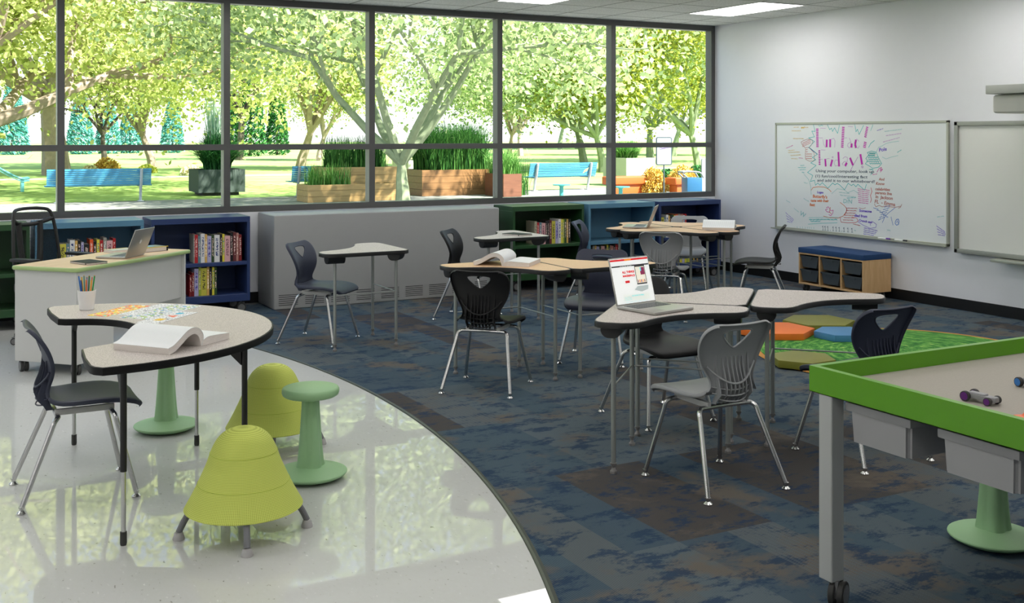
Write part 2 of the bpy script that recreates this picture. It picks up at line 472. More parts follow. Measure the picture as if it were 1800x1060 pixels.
mb = MB(); mb.box(XL, edges[-1], YW, YW + 0.115, 0.906, ZC); struct('wall_window_end', mb, M_wall)

# ceiling light panels: 2 x 4 tile openings
M_diff = emit_mat('light_diffuser', (255, 252, 250), 8.3)
pans = []
for i, x in enumerate((7.883, 5.46, 3.04, 0.62, -1.8, -4.2)):
    for j, y in enumerate((9.24, 6.23, 3.22, 0.2)):
        pans.append((x, y, i, j))
first = None
cols = ['nearest the whiteboard wall'] + ['%s column from whiteboard wall' % q for q in ('second', 'third', 'fourth', 'fifth', 'sixth')]
rows = ['row beside the windows', 'second row from windows', 'third row from windows', 'row farthest from windows']
for x, y, i, j in pans:
    lab = 'white ceiling light panel, %s, %s' % (cols[i], rows[j])
    if first is None:
        t = thing('ceiling_light', lab, 'light', (x, y, ZC), 0, 'light panels set in the ceiling')
        mb = MB(); mb.box(-0.295, 0.295, -0.595, 0.595, -0.006, -0.001); part('diffuser', mb, M_diff, t, smooth=False)
        mb = MB()
        for a in ((-0.3, -0.293, -0.6, 0.6), (0.293, 0.3, -0.6, 0.6), (-0.293, 0.293, -0.6, -0.593), (-0.293, 0.293, 0.593, 0.6)):
            mb.box(*a, -0.009, 0.0)
        part('light_frame', mb, M_white, t, smooth=False)
        first = t
    else:
        copy_tree(first, lab, (x, y, ZC))
# ------------------------------------------------------------------ casters
def caster(parent, x, y, z0, r=0.035, rot=0.0, name='caster'):
    c = link(name, None, parent, (x, y, 0), (0, 0, rot))
    mb = MB()
    for s in (-1, 1):
        M = Matrix.Translation((0, s * 0.016, r)) @ Matrix.Rotation(PI / 2, 4, 'X')
        mb.lathe([(r * 0.7, -0.011), (r * 0.93, -0.011), (r, -0.008), (r, 0.008), (r * 0.93, 0.011), (r * 0.7, 0.011)], 24, M)
    part('wheel', mb, M_rubber, c)
    mb = MB()
    for s in (-1, 1):
        M = Matrix.Translation((0, s * 0.0165, r)) @ Matrix.Rotation(PI / 2, 4, 'X')
        mb.lathe([(0.0, -0.0122), (r * 0.72, -0.0122), (r * 0.72, 0.0122), (0, 0.0122)], 20, M)
    mb.box(-r * 0.55, r * 0.75, -0.006, 0.006, r * 0.7, 2 * r + 0.004, 0.003)
    mb.lathe([(0.008, 2 * r - 0.01), (0.008, z0)], 10)
    part('caster_hub', mb, M_hub, c)
    return c

# ------------------------------------------------------------------ student chair
def chair_meshes():
    R = [(.284, .410, .160, .004), (.268, .428, .186, .006), (.225, .443, .205, .008), (.160, .455, .214, .010), (.070, .455, .214, .012),
         (-.010, .450, .206, .014), (-.070, .447, .188, .016), (-.108, .453, .166, .018), (-.132, .468, .146, .022), (-.143, .492, .128, .026),
         (-.140, .530, .124, .030), (-.133, .565, .146, .034), (-.130, .600, .168, .036), (-.133, .640, .186, .034), (-.143, .680, .197, .030),
         (-.160, .722, .202, .026), (-.183, .762, .196, .020), (-.198, .784, .178, .014), (-.206, .797, .146, .010)]
    def grid(rows, top_end):
        n = len(rows); Mv = 15; V = []; Fc = []
        P = [Vector((r[0], 0, r[1])) for r in rows]
        sk = 0.022
        for i, r in enumerate(rows):
            t = (P[min(i + 1, n - 1)] - P[max(i - 1, 0)]).normalized()
            nv = Vector((t.z, 0, -t.x)); w, cup = r[2], r[3]
            cols = []
            for j in range(Mv):
                v = -1 + 2 * j / (Mv - 1)
                cols.append(P[i] + Vector((0, w * v, 0)) + nv * (cup * v * v))
            e = nv * (-sk)
            cols = [cols[0] + e * 1.0] + cols + [cols[-1] + e * 1.0]
            V.append((cols, nv))
        rowsv = [c for c, _ in V]
        # end skirt row
        if top_end: c, nv = V[-1]; rowsv.append([p - nv * 0.014 for p in c])
        else: c, nv = V[0]; rowsv.insert(0, [p - nv * 0.014 for p in c])
        W = Mv + 2; flat = [p for c in rowsv for p in c]
        for i in range(len(rowsv) - 1):
            for j in range(W - 1): Fc.append((i * W + j, i * W + j + 1, (i + 1) * W + j + 1, (i + 1) * W + j))
        mb = MB(); mb.add(flat, Fc); return mb
    k = 8
    seat = grid(R[:k + 1], False).mesh('seat', M_blackp, clean=True)
    back = grid(R[k:], True).mesh('backrest', M_blackp, clean=True)
    mods = [('SOLIDIFY', dict(thickness=0.005, offset=0)), ('SUBSURF', dict(levels=1, render_levels=1))]
    seat = bake(seat, mods); back = bake(back, mods)
    # hand hole
    hole = [(-.076, .758), (-.045, .764), (0, .765), (.045, .764), (.076, .758), (.083, .746), (.072, .726), (.038, .694), (.013, .677), (0, .673),
            (-.013, .677), (-.038, .694), (-.072, .726), (-.083, .746)]
    hc = [(p.x, p.y) for p in catmull([Vector((a, b, 0)) for a, b in hole], 3, True)]
    cut = MB(); M = Matrix(((0, 0, 1, 0), (1, 0, 0, 0), (0, 1, 0, 0), (0, 0, 0, 1)))
    cut.prism(hc, -0.4, 0.1, M=M)
    cm = cut.mesh('cut', M_blackp, smooth=False)
    co = bpy.data.objects.new('cutter', cm); C.objects.link(co)
    back2 = bake(back, [('BOOLEAN', dict(operation='DIFFERENCE', object=co, solver='EXACT'))])
    bpy.data.objects.remove(co)
    if len(back2.polygons) > 50: back = back2
    def sx(z):
        for a, b in zip(R[k:], R[k + 1:]):
            if a[1] <= z <= b[1]:
                q = (z - a[1]) / (b[1] - a[1]); return a[0] + (b[0] - a[0]) * q, a[2] + (b[2] - a[2]) * q, a[3] + (b[3] - a[3]) * q
        return R[-1][0], R[-1][2], R[-1][3]
    def onb(y, z, off=0.0):
        x, w, c = sx(z); return (x + c * (y / max(w, .01)) ** 2 + off, y, z)
    mb = MB(); mb.tube([onb(y, z, 0.000) for y, z in hc], 0.0052, 8, closed=True)
    rim = mb.mesh('rim', M_blackp)
    # ribs behind
    rb = MB()
    for y, zt in ((-.094, .640), (-.058, .628), (-.035, .630), (-.012, .632), (.012, .632), (.035, .630), (.058, .628), (.094, .640)):
        pts = []; zz = [zt, .60, .56, .52, .49, .46, .43, .412]
        zz = [z for z in zz if z <= zt]
        offs = {}
        front = []; rear = []
        for z in zz:
            if z >= .468: x, _, _ = onb(y, z)
            else: x = -.132 + (.468 - z) * 0.55
            q = (zt - z) / (zt - .41); dpt = 0.004 + 0.034 * min(1, q * 1.25)
            front.append((x + 0.002, z)); rear.append((x - dpt - .002 + (0.012 if z < .44 else 0), z))
        poly = front + rear[::-1]
        Mm = Matrix(((1, 0, 0, 0), (0, 0, -1, 0), (0, 1, 0, 0), (0, 0, 0, 1)))
        rb.prism(poly, -y - 0.002, -y + 0.002, M=Mm)
    for z, wd in ((.425, .095), (.452, .115), (.480, .118)):
        pts = []
        for i in range(9):
            y = -wd + 2 * wd * i / 8; x = -.165 + 0.040 * (y / wd) ** 2
            pts.append((x, y, z + 0.015 * (y / wd) ** 2))
        rb.tube(pts, 0.0035, 6)
    pts = []
    for i in range(13):
        a = -1 + 2 * i / 12; y = a * .142; z = .508 + 0.085 * a * a
        x = onb(y, z)[0] - 0.016 - 0.010 * (1 - a * a); pts.append((x, y, z))
    rb.tube(pts, 0.0055, 6)
    ribs = rb.mesh('back_ribs', M_blackp)
    # merge the rim into the backrest
    bm = bmesh.new(); bm.from_mesh(back); bm.from_mesh(rim); bm.to_mesh(back); bm.free()
    for me in (seat, back):
        me.materials.clear(); me.materials.append(M_blackp)
        me.polygons.foreach_set('material_index', [0] * len(me.polygons))
        me.shade_smooth(); me.set_sharp_from_angle(angle=math.radians(40)); me.update()
    seat.name = 'seat'; back.name = 'backrest'
    # frame
    fr = {}
    for nme, xt, xf in (('front', .150, .243), ('rear', -.085, -.243)):
        mb = MB(); mb.tube([(xt, -.135, .389), (xt, 0, .391), (xt, .135, .389)], 0.0115, 10, smooth=3); fr[nme] = mb.mesh('crossbar', M_chrome)
    legs = []
    for sx_, sy in ((1, 1), (1, -1), (-1, 1), (-1, -1)):
        xt = .150 if sx_ > 0 else -.085; xf = sx_ * .243; yf = sy * .232
        p0 = Vector((xt, sy * .125, .389)); foot = Vector((xf, yf, .022)); kn = Vector((xt + (xf - xt) * .10, sy * .168, .372))
        k2 = kn + (foot - kn) * 0.10
        path = catmull([p0, Vector((xt, sy * .148, .387)), kn, k2], 4) + [k2 + (foot - k2) * q for q in (0.3, 0.7, 1.0)]
        mb = MB(); mb.tube(path, 0.0115, 10); lg = mb.mesh('leg', M_chrome)
        mb = MB(); mb.lathe([(0.0, 0), (.019, 0), (.021, .005), (.015, .011), (.009, .016), (.009, .024), (.013, .026), (.013, .032), (0, .032)], 14, cx=xf, cy=yf)
        legs.append((lg, mb.mesh('glide', M_chrome)))
    rails = []
    for s in (-1, 1):
        mb = MB(); mb.box(-.095, .165, s * .105 - .011, s * .105 + .011, .388, .416, 0.004)
        rails.append(mb.mesh('under_seat_rail', mat('light_grey_bracket', (186, 186, 184), 0.4)))
    return seat, back, ribs, fr, legs, rails

_CM = chair_meshes()
_CC = {}
def chair_proto_meshes(key, m):
    if key in _CC: return _CC[key]
    out = []
    for me in _CM[:3]:
        c = me.copy(); c.materials.clear(); c.materials.append(m); out.append(c)
    _CC[key] = out
    return out

def chair(key, m, label, x, y, deg, group):
    s, b, r = chair_proto_meshes(key, m)
    t = thing('student_chair', label, 'chair', (x, y, 0), math.radians(deg), group)
    link('seat', s, t); link('backrest', b, t); link('back_ribs', r, t)
    link('crossbar', _CM[3]['front'], t); link('crossbar', _CM[3]['rear'], t)
    for lg, gd in _CM[4]:
        l = link('leg', lg, t); link('glide', gd, l)
    for q in _CM[5]: link('under_seat_rail', q, t)
    return t

G = 'plastic student chairs with chrome legs'
chair('navy', M_navyp, 'navy plastic chair with chrome legs pulled up to the horseshoe table on the white floor', .646, 5.511, 0, G)
chair('navy', M_navyp, 'navy plastic chair at the lone grey desk in front of the grey heater cabinet', 2.87, 8.597, -45, G)
chair('black', M_blackp, 'black plastic chair beside the grey desk that holds a black notebook', 4.445, 9.05, -45, G)
chair('black', M_blackp, 'black plastic chair seen from behind, at the maple desk with the open book', 3.313, 6.453, 45, G)
chair('navy', M_navyp, 'navy plastic chair facing the camera behind the right maple desk of the pair', 4.463, 6.887, -135, G)
chair('navy', M_navyp, 'navy plastic chair seen sideways in front of the right green bookcase', 6.07, 9.41, -45, G)
chair('grey', M_greyp, 'grey plastic chair with its back to the camera at the group of four maple desks', 6.03, 8.19, 45, G)
chair('grey', M_greyp, 'grey plastic chair facing the camera behind the group of four maple desks', 7.22, 9.38, -135, G)
chair('black', M_blackp, 'black plastic chair in profile beside the whiteboard wall, at the group of four maple desks', 7.22, 8.19, 135, G)
chair('black', M_blackp, 'black plastic chair mostly hidden behind the open laptop with the makerspace page', 3.86, 5.315, -90, G)
chair('grey', M_greyp, 'large grey plastic chair in the foreground, seen from behind, near the laptop desk', 3.373, 4.174, 90, G)
chair('navy', M_navyp, 'dark navy plastic chair partly hidden behind the apple green tray table', 4.335, 4.160, 90, G)

# ------------------------------------------------------------------ wing desks
half = [(.05, 0), (.35, 0), (.615, 0), (.665, .008), (.695, .03), (.71, .07), (.71, .15), (.695, .195), (.66, .23), (.61, .252), (.55, .272), (.49, .302), (.43, .34), (.39, .372)]
OUT = half + [(b, a) for a, b in half[::-1]]
def desk_meshes(mtop):
    cxy = (.32, .32)
    P = [(a - cxy[0], b - cxy[1]) for a, b in OUT]
    # inset outline for the laminate
    def inset(P, d):
        n = len(P); Q = []
        for i in range(n):
            p0 = Vector(P[i - 1]); p1 = Vector(P[i]); p2 = Vector(P[(i + 1) % n])
            t = (p2 - p0).normalized(); nn = Vector((-t.y, t.x)); Q.append((p1.x + nn.x * d, p1.y + nn.y * d))
        return Q
    mb = MB(); mb.prism(P, .731, .7615, 0.006, 2); band = mb.mesh('edge_band', M_edge)
    mb = MB(); mb.prism(inset(P, .007), .758, .7625, 0.0); top = mb.mesh('desktop', mtop)
    pos = [(.09 - .32, .09 - .32), (.60 - .32, .09 - .32), (.09 - .32, .60 - .32)]
    legs = []
    for x, y in pos:
        mb = MB(); mb.tube([(x, y, .732), (x, y, .05)], .0125, 12); lg = mb.mesh('leg', M_silver)
        mb = MB(); mb.lathe([(0, 0), (.017, 0), (.017, .012), (.010, .020), (.008, .03), (.016, .046), (.016, .052), (0, .052)], 14, cx=x, cy=y)
        legs.append((lg, mb.mesh('glide', M_glide)))
    bars = []
    for k in (1, 2):
        mb = MB(); mb.tube([(*pos[0], .43), (*pos[k], .43)], .0045, 8); bars.append(mb.mesh('crossbar', M_silver))
    houses = []
    for (x, y), ax in zip(pos, (135, 0, 90)):
        # half-round housing: profile across, extruded along its axis
        M = Matrix.Translation((x, y, 0)) @ Matrix.Rotation(math.radians(ax), 4, 'Z') @ Matrix(((0, 0, 1, 0), (1, 0, 0, 0), (0, 1, 0, 0), (0, 0, 0, 1)))
        hl = .070 if ax != 135 else .055
        prof = [(-.052, .733), (.052, .733), (.052, .714), (.046, .698), (.034, .685), (.018, .678), (-.018, .678), (-.034, .685), (-.046, .698), (-.052, .714)]
        mb = MB(); mb.prism(prof[::-1], -hl, hl, .004, 2, M=M); houses.append(mb.mesh('leg_housing', M_edge))
    return top, band, legs, bars, houses
DM = {'grey': desk_meshes(M_speck)}
_t = DM['grey'][0].copy(); _t.materials.clear(); _t.materials.append(M_beige); DM['beige'] = (_t,) + DM['grey'][1:]
def desk(key, ax, ay, deg, label, group):
    a = math.radians(deg); ox = ax + .32 * math.cos(a) - .32 * math.sin(a); oy = ay + .32 * math.sin(a) + .32 * math.cos(a)
    t = thing('student_desk', label, 'desk', (ox, oy, 0), a, group)
    top, band, legs, bars, houses = DM[key]
    b = link('edge_band', band, t); link('desktop', top, t)
    for lg, gd in legs:
        l = link('leg', lg, t); link('glide', gd, l)
    for m in bars: link('crossbar', m, t)
    for m in houses: link('leg_housing', m, t)
    return t
GD = 'grey speckled wing desks'; GB = 'maple wing desks'
desk('grey', 3.438, 8.015, 90, 'lone grey speckled wing-shaped desk in front of the heater cabinet', GD)
desk('grey', 5.037, 8.524, 90, 'grey speckled wing-shaped desk with a black notebook, before the green bookcase', GD)
desk('beige', 3.915, 7.03, 180, 'maple wing-shaped desk carrying an open book, left one of the pair', GB)
desk('beige', 3.925, 6.325, 0, 'maple wing-shaped desk with an empty top, right one of the pair', GB)
desk('grey', 3.385, 5.01, -135, 'grey speckled wing-shaped desk under the silver laptop with the makerspace page', GD)
desk('grey', 3.880, 4.535, 45, 'grey speckled wing-shaped desk in the middle of the row of three', GD)
desk('grey', 4.375, 5.01, -135, 'grey speckled wing-shaped desk at the right end of the row of three, nearest the rug', GD)
desk('beige', 6.615, 8.795, 90, 'maple wing-shaped desk carrying the laptop in the group of four', GB)
desk('beige', 6.615, 8.775, 180, 'maple wing-shaped desk nearest the camera in the group of four', GB)
desk('beige', 6.635, 8.775, 270, 'maple wing-shaped desk under the open book in the group of four', GB)
desk('beige', 6.635, 8.795, 0, 'maple wing-shaped desk farthest from the camera in the group of four, by the navy bookcase', GB)

# ------------------------------------------------------------------ horseshoe table
t = thing('horseshoe_table', 'grey speckled horseshoe activity table with black edge and height-adjustable legs', 'table', (.653, 5.506, 0))
out = []
for i in range(41):
    a = -PI / 2 + PI * i / 40; out.append((.015 + .895 * math.cos(a) * (1.0), .895 * math.sin(a)))
inn = []
for i in range(31):
    a = math.radians(76) - math.radians(152) * i / 30
    inn.append((-.01 + .300 * math.cos(a), .402 * math.sin(a)))
P = [(-.005, -.895)] + out[1:-1] + [(-.005, .895), (-.035, .86), (-.045, .82), (-.045, .66), (-.03, .45), (.0, .418)] + inn + [(.0, -.418), (-.03, -.45), (-.045, -.66), (-.045, -.82), (-.035, -.86)]
ZT = .745
mb = MB(); mb.prism(P, ZT - .034, ZT - .001, .004, 2); part('edge_band', mb, mat('black_edge', (11, 11, 11), .5, spec=.25), t)
def inset(P, d):
    n = len(P); Q = []
    for i in range(n):
        p0 = Vector(P[i - 1]); p1 = Vector(P[i]); p2 = Vector(P[(i + 1) % n])
        tt = (p2 - p0).normalized(); Q.append((p1.x - tt.y * d, p1.y + tt.x * d))
    return Q
mb = MB(); mb.prism(inset(P, .008), ZT - .004, ZT); part('tabletop', mb, M_speck, t, smooth=False)
for x, y, ang in ((.09, .820, -90), (.085, -.825, 90), (.669, .491, -144), (.669, -.491, 144)):
    mb = MB(); mb.tube([(x, y, ZT - .035), (x, y, .30)], .0135, 12); lg = part('leg', mb, mat('black_leg_tube', (20, 20, 20), .4), t)
    mb = MB(); mb.tube([(x, y, .302), (x, y, .05)], .010, 12); part('chrome_extension', mb, M_chrome, lg)
    mb = MB(); mb.lathe([(0, 0), (.012, 0), (.014, .01), (.0135, .055), (0, .055)], 12, cx=x, cy=y); part('foot_cap', mb, M_rubber, lg)
    a = math.radians(ang); ux, uy = math.cos(a), math.sin(a)
    bm = bmesh.new(); q = [(.012, ZT - .036), (.115, ZT - .036), (.012, ZT - .13)]
    fv = [[bm.verts.new((x + ux * r - uy * s * .012, y + uy * r + ux * s * .012, z)) for r, z in q] for s in (-1, 1)]
    bm.faces.new(fv[0]); bm.faces.new(fv[1][::-1])
    for i in range(3): bm.faces.new((fv[0][i], fv[1][i], fv[1][(i + 1) % 3], fv[0][(i + 1) % 3]))
    mb = MB(); mb.frombm(bm); part('bracket', mb, mat('black_leg_tube', (20, 20, 20), .4), lg, smooth=False)

# ------------------------------------------------------------------ wobble stools
def stool_meshes():
    mb = MB(); mb.lathe([(0, .402), (.125, .402), (.134, .408), (.1385, .42), (.1385, .433), (.134, .441), (.126, .445), (0, .446)], 40)
    seat = mb.mesh('seat', M_stool, ang=50)
    n = 48; vs = []; rows_ = [(.074, .045), (.066, .09), (.060, .15), (.052, .25), (.046, .34), (.043, .403)]
    mb = MB()
    for r, z in rows_:
        for i in range(n):
            a = 2 * PI * i / n; k = 0.80 + 0.20 * (0.5 + 0.5 * math.cos(4 * a)) ** 0.6
            vs.append((r * k * math.cos(a), r * k * math.sin(a), z))
    fs = [(j * n + i, j * n + (i + 1) % n, (j + 1) * n + (i + 1) % n, (j + 1) * n + i) for j in range(len(rows_) - 1) for i in range(n)]
    fs += [tuple(range(n))[::-1], tuple((len(rows_) - 1) * n + i for i in range(n))]
    mb.add(vs, fs); col = mb.mesh('column', M_stool, ang=60)
    mb = MB(); mb.lathe([(0, .001), (.10, .001), (.145, .010), (.170, .022), (.177, .030), (.176, .035), (.168, .039), (.11, .050), (.07, .062), (0, .064)], 48)
    base = mb.mesh('base', M_stool, ang=50)
    return seat, col, base
SM = stool_meshes()
for x, y, rz, lab in ((1.24, 6.40, .3, 'soft green pedestal stool behind the horseshoe table, its seat hidden under the tabletop'),
                      (1.685, 5.165, .1, 'soft green pedestal stool with round seat between the two lime cone seats and the carpet'),
                      (3.88, 3.01, .9, 'soft green pedestal stool under the apple green tray table')):
    t = thing('pedestal_stool', lab, 'stool', (x, y, 0), rz, 'soft green rocking stools')
    link('seat', SM[0], t); link('column', SM[1], t); link('base', SM[2], t)

# ------------------------------------------------------------------ lime cone seats
m, nt, b = nm('lime_mesh_fabric')
tc = N(nt, 'ShaderNodeTexCoord')
sp = N(nt, 'ShaderNodeSeparateXYZ'); L(nt, tc.outputs['Object'], sp.inputs[0])
an = N(nt, 'ShaderNodeMath', operation='ARCTAN2'); L(nt, sp.outputs[1], an.inputs[0]); L(nt, sp.outputs[0], an.inputs[1])
def lc(sa, sz):
    a = N(nt, 'ShaderNodeMath', operation='MULTIPLY'); L(nt, an.outputs[0], a.inputs[0]); a.inputs[1].default_value = sa
    z = N(nt, 'ShaderNodeMath', operation='MULTIPLY_ADD'); L(nt, sp.outputs[2], z.inputs[0]); z.inputs[1].default_value = sz; L(nt, a.outputs[0], z.inputs[2])
    s_ = N(nt, 'ShaderNodeMath', operation='SINE'); L(nt, z.outputs[0], s_.inputs[0]); return s_.outputs[0]
ml = N(nt, 'ShaderNodeMath', operation='MULTIPLY'); L(nt, lc(96, 560), ml.inputs[0]); L(nt, lc(96, -560), ml.inputs[1])
ck = N(nt, 'ShaderNodeMath', operation='MULTIPLY_ADD'); L(nt, ml.outputs[0], ck.inputs[0]); ck.inputs[1].default_value = .5; ck.inputs[2].default_value = .5
r = N(nt, 'ShaderNodeValToRGB'); e = r.color_ramp.elements
e[0].position = 0.1; e[0].color = lin((152, 164, 56)); e[1].position = 0.5; e[1].color = lin((204, 214, 104))
L(nt, ck.outputs[0], r.inputs['Fac']); L(nt, r.outputs['Color'], b.inputs['Base Color']); b.inputs['Roughness'].default_value = 0.8
bp = N(nt, 'ShaderNodeBump'); bp.inputs['Distance'].default_value = 0.001; bp.inputs['Strength'].default_value = 0.35
L(nt, ck.outputs[0], bp.inputs['Height']); L(nt, bp.outputs['Normal'], b.inputs['Normal'])
M_lime = m
M_limeseam = mat('lime_seam', (166, 182, 62), .8)
pf = []
prof = catmull([Vector((r_, 0, z_)) for r_, z_ in ((.0, .446), (.045, .442), (.080, .428), (.110, .400), (.133, .358), (.152, .305), (.176, .250), (.202, .195), (.226, .150), (.244, .118))], 4)
mb = MB(); n = 56; pr = [(p.x, p.z) for p in prof]
pr2 = pr + [(.236, .113), (.225, .125), (.12, .30), (0, .36)]
mb.lathe([(max(0.0005, r_) if i else 0.0005, z_) for i, (r_, z_) in enumerate(pr2)], n); cone = mb.mesh('fabric_cover', M_lime, ang=60)
mb = MB()
for zz_, rr_ in ((.345, .1385), (.222, .1895)):
    mb.tube([(rr_ * math.cos(2 * PI * i / 40), rr_ * math.sin(2 * PI * i / 40), zz_) for i in range(40)], .0014, 5, closed=True)
seam = mb.mesh('seam', M_limeseam)
plegs = []
for k in range(4):
    a = PI / 2 * k; c_, s_ = math.cos(a), math.sin(a)
    path = [(r_ * c_, r_ * s_, z_) for r_, z_ in ((.08, .24), (.15, .20), (.205, .13), (.240, .075), (.262, .03))]
    mb = MB(); mb.tube(path, .0135, 10, smooth=4); lg = mb.mesh('leg', mat('grey_leg', (112, 113, 116), .45))
    mb = MB(); mb.lathe([(0, 0), (.024, 0), (.025, .004), (.017, .030), (.0, .032)], 16, cx=.262 * c_, cy=.262 * s_)
    plegs.append((lg, mb.mesh('rubber_foot', mat('pale_grey_foot', (176, 174, 172), .5))))
for x, y, rz, lab in ((1.205, 4.582, math.radians(78), 'lime green cone seat on grey legs in the foreground of the white floor'),
                      (1.671, 5.77, math.radians(75), 'lime green cone seat standing behind the round green pedestal stool')):
    t = thing('cone_seat', lab, 'seat', (x, y, 0), rz, 'lime green cone seats')
    link('fabric_cover', cone, t); link('seam', seam, t)
    for lg, gd in plegs:
        l = link('leg', lg, t); link('rubber_foot', gd, l)

# ------------------------------------------------------------------ heater cabinet
t = thing('heater_cabinet', 'long grey metal heater cabinet under the windows with louvre slots', 'heater', (4.205, 10.55, 0))
mb = MB(); mb.box(-1.215, 1.215, -.28, .29, 0, .905, .018, 3); part('casing', mb, M_heater, t)
k = 0
for i in range(9):
    x0 = -1.17 + i * .262
    mb = MB()
    for j in range(6): mb.box(x0, x0 + .19, -.2822, -.279, .040 + j * .0192, .0445 + j * .0192)
    part('louvre', mb, M_slot, t, smooth=False)
# ------------------------------------------------------------------ bookcases
YF, YK, BT = 10.27, 10.72, .907
def bookcase(x0, x1, m, label):
    w = x1 - x0; t = thing('bookcase', label, 'bookcase', ((x0 + x1) / 2, (YF + YK) / 2, 0), 0, 'low coloured bookcases along the window wall')
    hx = w / 2; hy = (YK - YF) / 2; e = .028
    def P(name, *a):
        mb = MB(); mb.box(*a, .002, 1); return part(name, mb, m, t, smooth=False)
    P('side_panel', -hx, -hx + e, -hy, hy, .112, BT - .052); P('side_panel', hx - e, hx, -hy, hy, .112, BT - .052)
    P('top_panel', -hx, hx, -hy, hy, BT - .052, BT); P('bottom_panel', -hx + e, hx - e, -hy, hy, .112, .180)
    P('back_panel', -hx + e, hx - e, hy - .012, hy, .180, BT - .052); P('shelf', -hx + e, hx - e, -hy + .004, hy - .012, .452, .486)
    for sx in (-1, 1):
        for sy in (-1, 1): caster(t, sx * (hx - .07), sy * (hy - .07), .112, .045, 0)
    return t
BC = [('left green', -.045, .850, M_greenc, 'green bookcase at the left end behind the teacher desk'),
      ('left light blue', .893, 1.795, M_bluec, 'light blue bookcase behind the teacher desk'),
      ('left navy', 1.860, 2.760, M_navyc, 'navy blue bookcase between the teacher desk and the grey heater cabinet'),
      ('right green', 5.585, 6.480, M_greenc, 'green bookcase to the right of the grey heater cabinet'),
      ('right light blue', 6.540, 7.440, M_bluec, 'light blue bookcase between the right green and right navy ones'),
      ('right navy', 7.500, 8.400, M_navyc, 'navy blue bookcase in the corner by the whiteboard wall')]
for nme, x0, x1, m, lab in BC: bookcase(x0, x1, m, lab)

CN = {'red': (178, 24, 32), 'dark red': (120, 18, 22), 'slate blue': (96, 128, 140), 'white': (222, 222, 220), 'tan': (214, 172, 92), 'purple and white': (176, 172, 204),
      'dark green': (44, 72, 34), 'black': (22, 22, 24), 'yellow': (226, 214, 70), 'pink': (218, 170, 172), 'maroon': (104, 44, 46), 'rose brown': (176, 122, 112),
      'olive yellow': (196, 190, 72), 'grey': (150, 148, 138), 'orange': (226, 84, 26), 'lime': (160, 176, 60), 'beige': (176, 170, 148)}
INK = {'white': (40, 60, 120), 'purple and white': (60, 40, 150), 'yellow': (40, 120, 160), 'pink': (120, 70, 84), 'tan': (250, 240, 220), 'olive yellow': (60, 60, 40), 'beige': (90, 84, 70), 'grey': (230, 230, 226)}
def spine_mat(c):
    key = 'book_cover_' + c
    if key in MATS: return MATS[key]
    m, nt, b = nm(key)
    tc = N(nt, 'ShaderNodeTexCoord'); sp = N(nt, 'ShaderNodeSeparateXYZ'); L(nt, tc.outputs['Object'], sp.inputs[0])
    mp = N(nt, 'ShaderNodeMapping'); mp.inputs['Scale'].default_value = (90, 0.0, 120); L(nt, tc.outputs['Object'], mp.inputs[0])
    oi = N(nt, 'ShaderNodeObjectInfo')
    ml = N(nt, 'ShaderNodeMath', operation='MULTIPLY'); L(nt, oi.outputs['Random'], ml.inputs[0]); ml.inputs[1].default_value = 50
    no = N(nt, 'ShaderNodeTexNoise', noise_dimensions='4D'); no.inputs['Scale'].default_value = 1; no.inputs['Detail'].default_value = 1
    L(nt, mp.outputs[0], no.inputs['Vector']); L(nt, ml.outputs[0], no.inputs['W'])
    gt = N(nt, 'ShaderNodeMath', operation='GREATER_THAN'); L(nt, no.outputs['Fac'], gt.inputs[0]); gt.inputs[1].default_value = .50
    gx = N(nt, 'ShaderNodeTexCoord'); s2 = N(nt, 'ShaderNodeSeparateXYZ'); L(nt, gx.outputs['Generated'], s2.inputs[0])
    def band(out, a, bb):
        u = N(nt, 'ShaderNodeMath', operation='GREATER_THAN'); L(nt, out, u.inputs[0]); u.inputs[1].default_value = a
        v = N(nt, 'ShaderNodeMath', operation='LESS_THAN'); L(nt, out, v.inputs[0]); v.inputs[1].default_value = bb
        w = N(nt, 'ShaderNodeMath', operation='MULTIPLY'); L(nt, u.outputs[0], w.inputs[0]); L(nt, v.outputs[0], w.inputs[1]); return w
    bz = band(s2.outputs[2], .22, .88); bx = band(s2.outputs[0], .26, .74); by = band(s2.outputs[1], -.1, .02)
    a1 = N(nt, 'ShaderNodeMath', operation='MULTIPLY'); L(nt, bz.outputs[0], a1.inputs[0]); L(nt, bx.outputs[0], a1.inputs[1])
    a2 = N(nt, 'ShaderNodeMath', operation='MULTIPLY'); L(nt, a1.outputs[0], a2.inputs[0]); L(nt, gt.outputs[0], a2.inputs[1])
    a3 = N(nt, 'ShaderNodeMath', operation='MULTIPLY'); L(nt, a2.outputs[0], a3.inputs[0]); L(nt, by.outputs[0], a3.inputs[1])
    mx = N(nt, 'ShaderNodeMix', data_type='RGBA'); L(nt, a3.outputs[0], mx.inputs['Factor']); mx.inputs['A'].default_value = lin(CN[c])
    mx.inputs['B'].default_value = lin(INK.get(c, (226, 200, 190))); L(nt, mx.outputs['Result'], b.inputs['Base Color']); b.inputs['Roughness'].default_value = .45
    MATS[key] = m; return m
ORD = ['first', 'second', 'third', 'fourth', 'fifth', 'sixth', 'seventh', 'eighth', 'ninth', 'tenth', 'eleventh', 'twelfth', 'thirteenth', 'fourteenth', 'fifteenth', 'sixteenth']
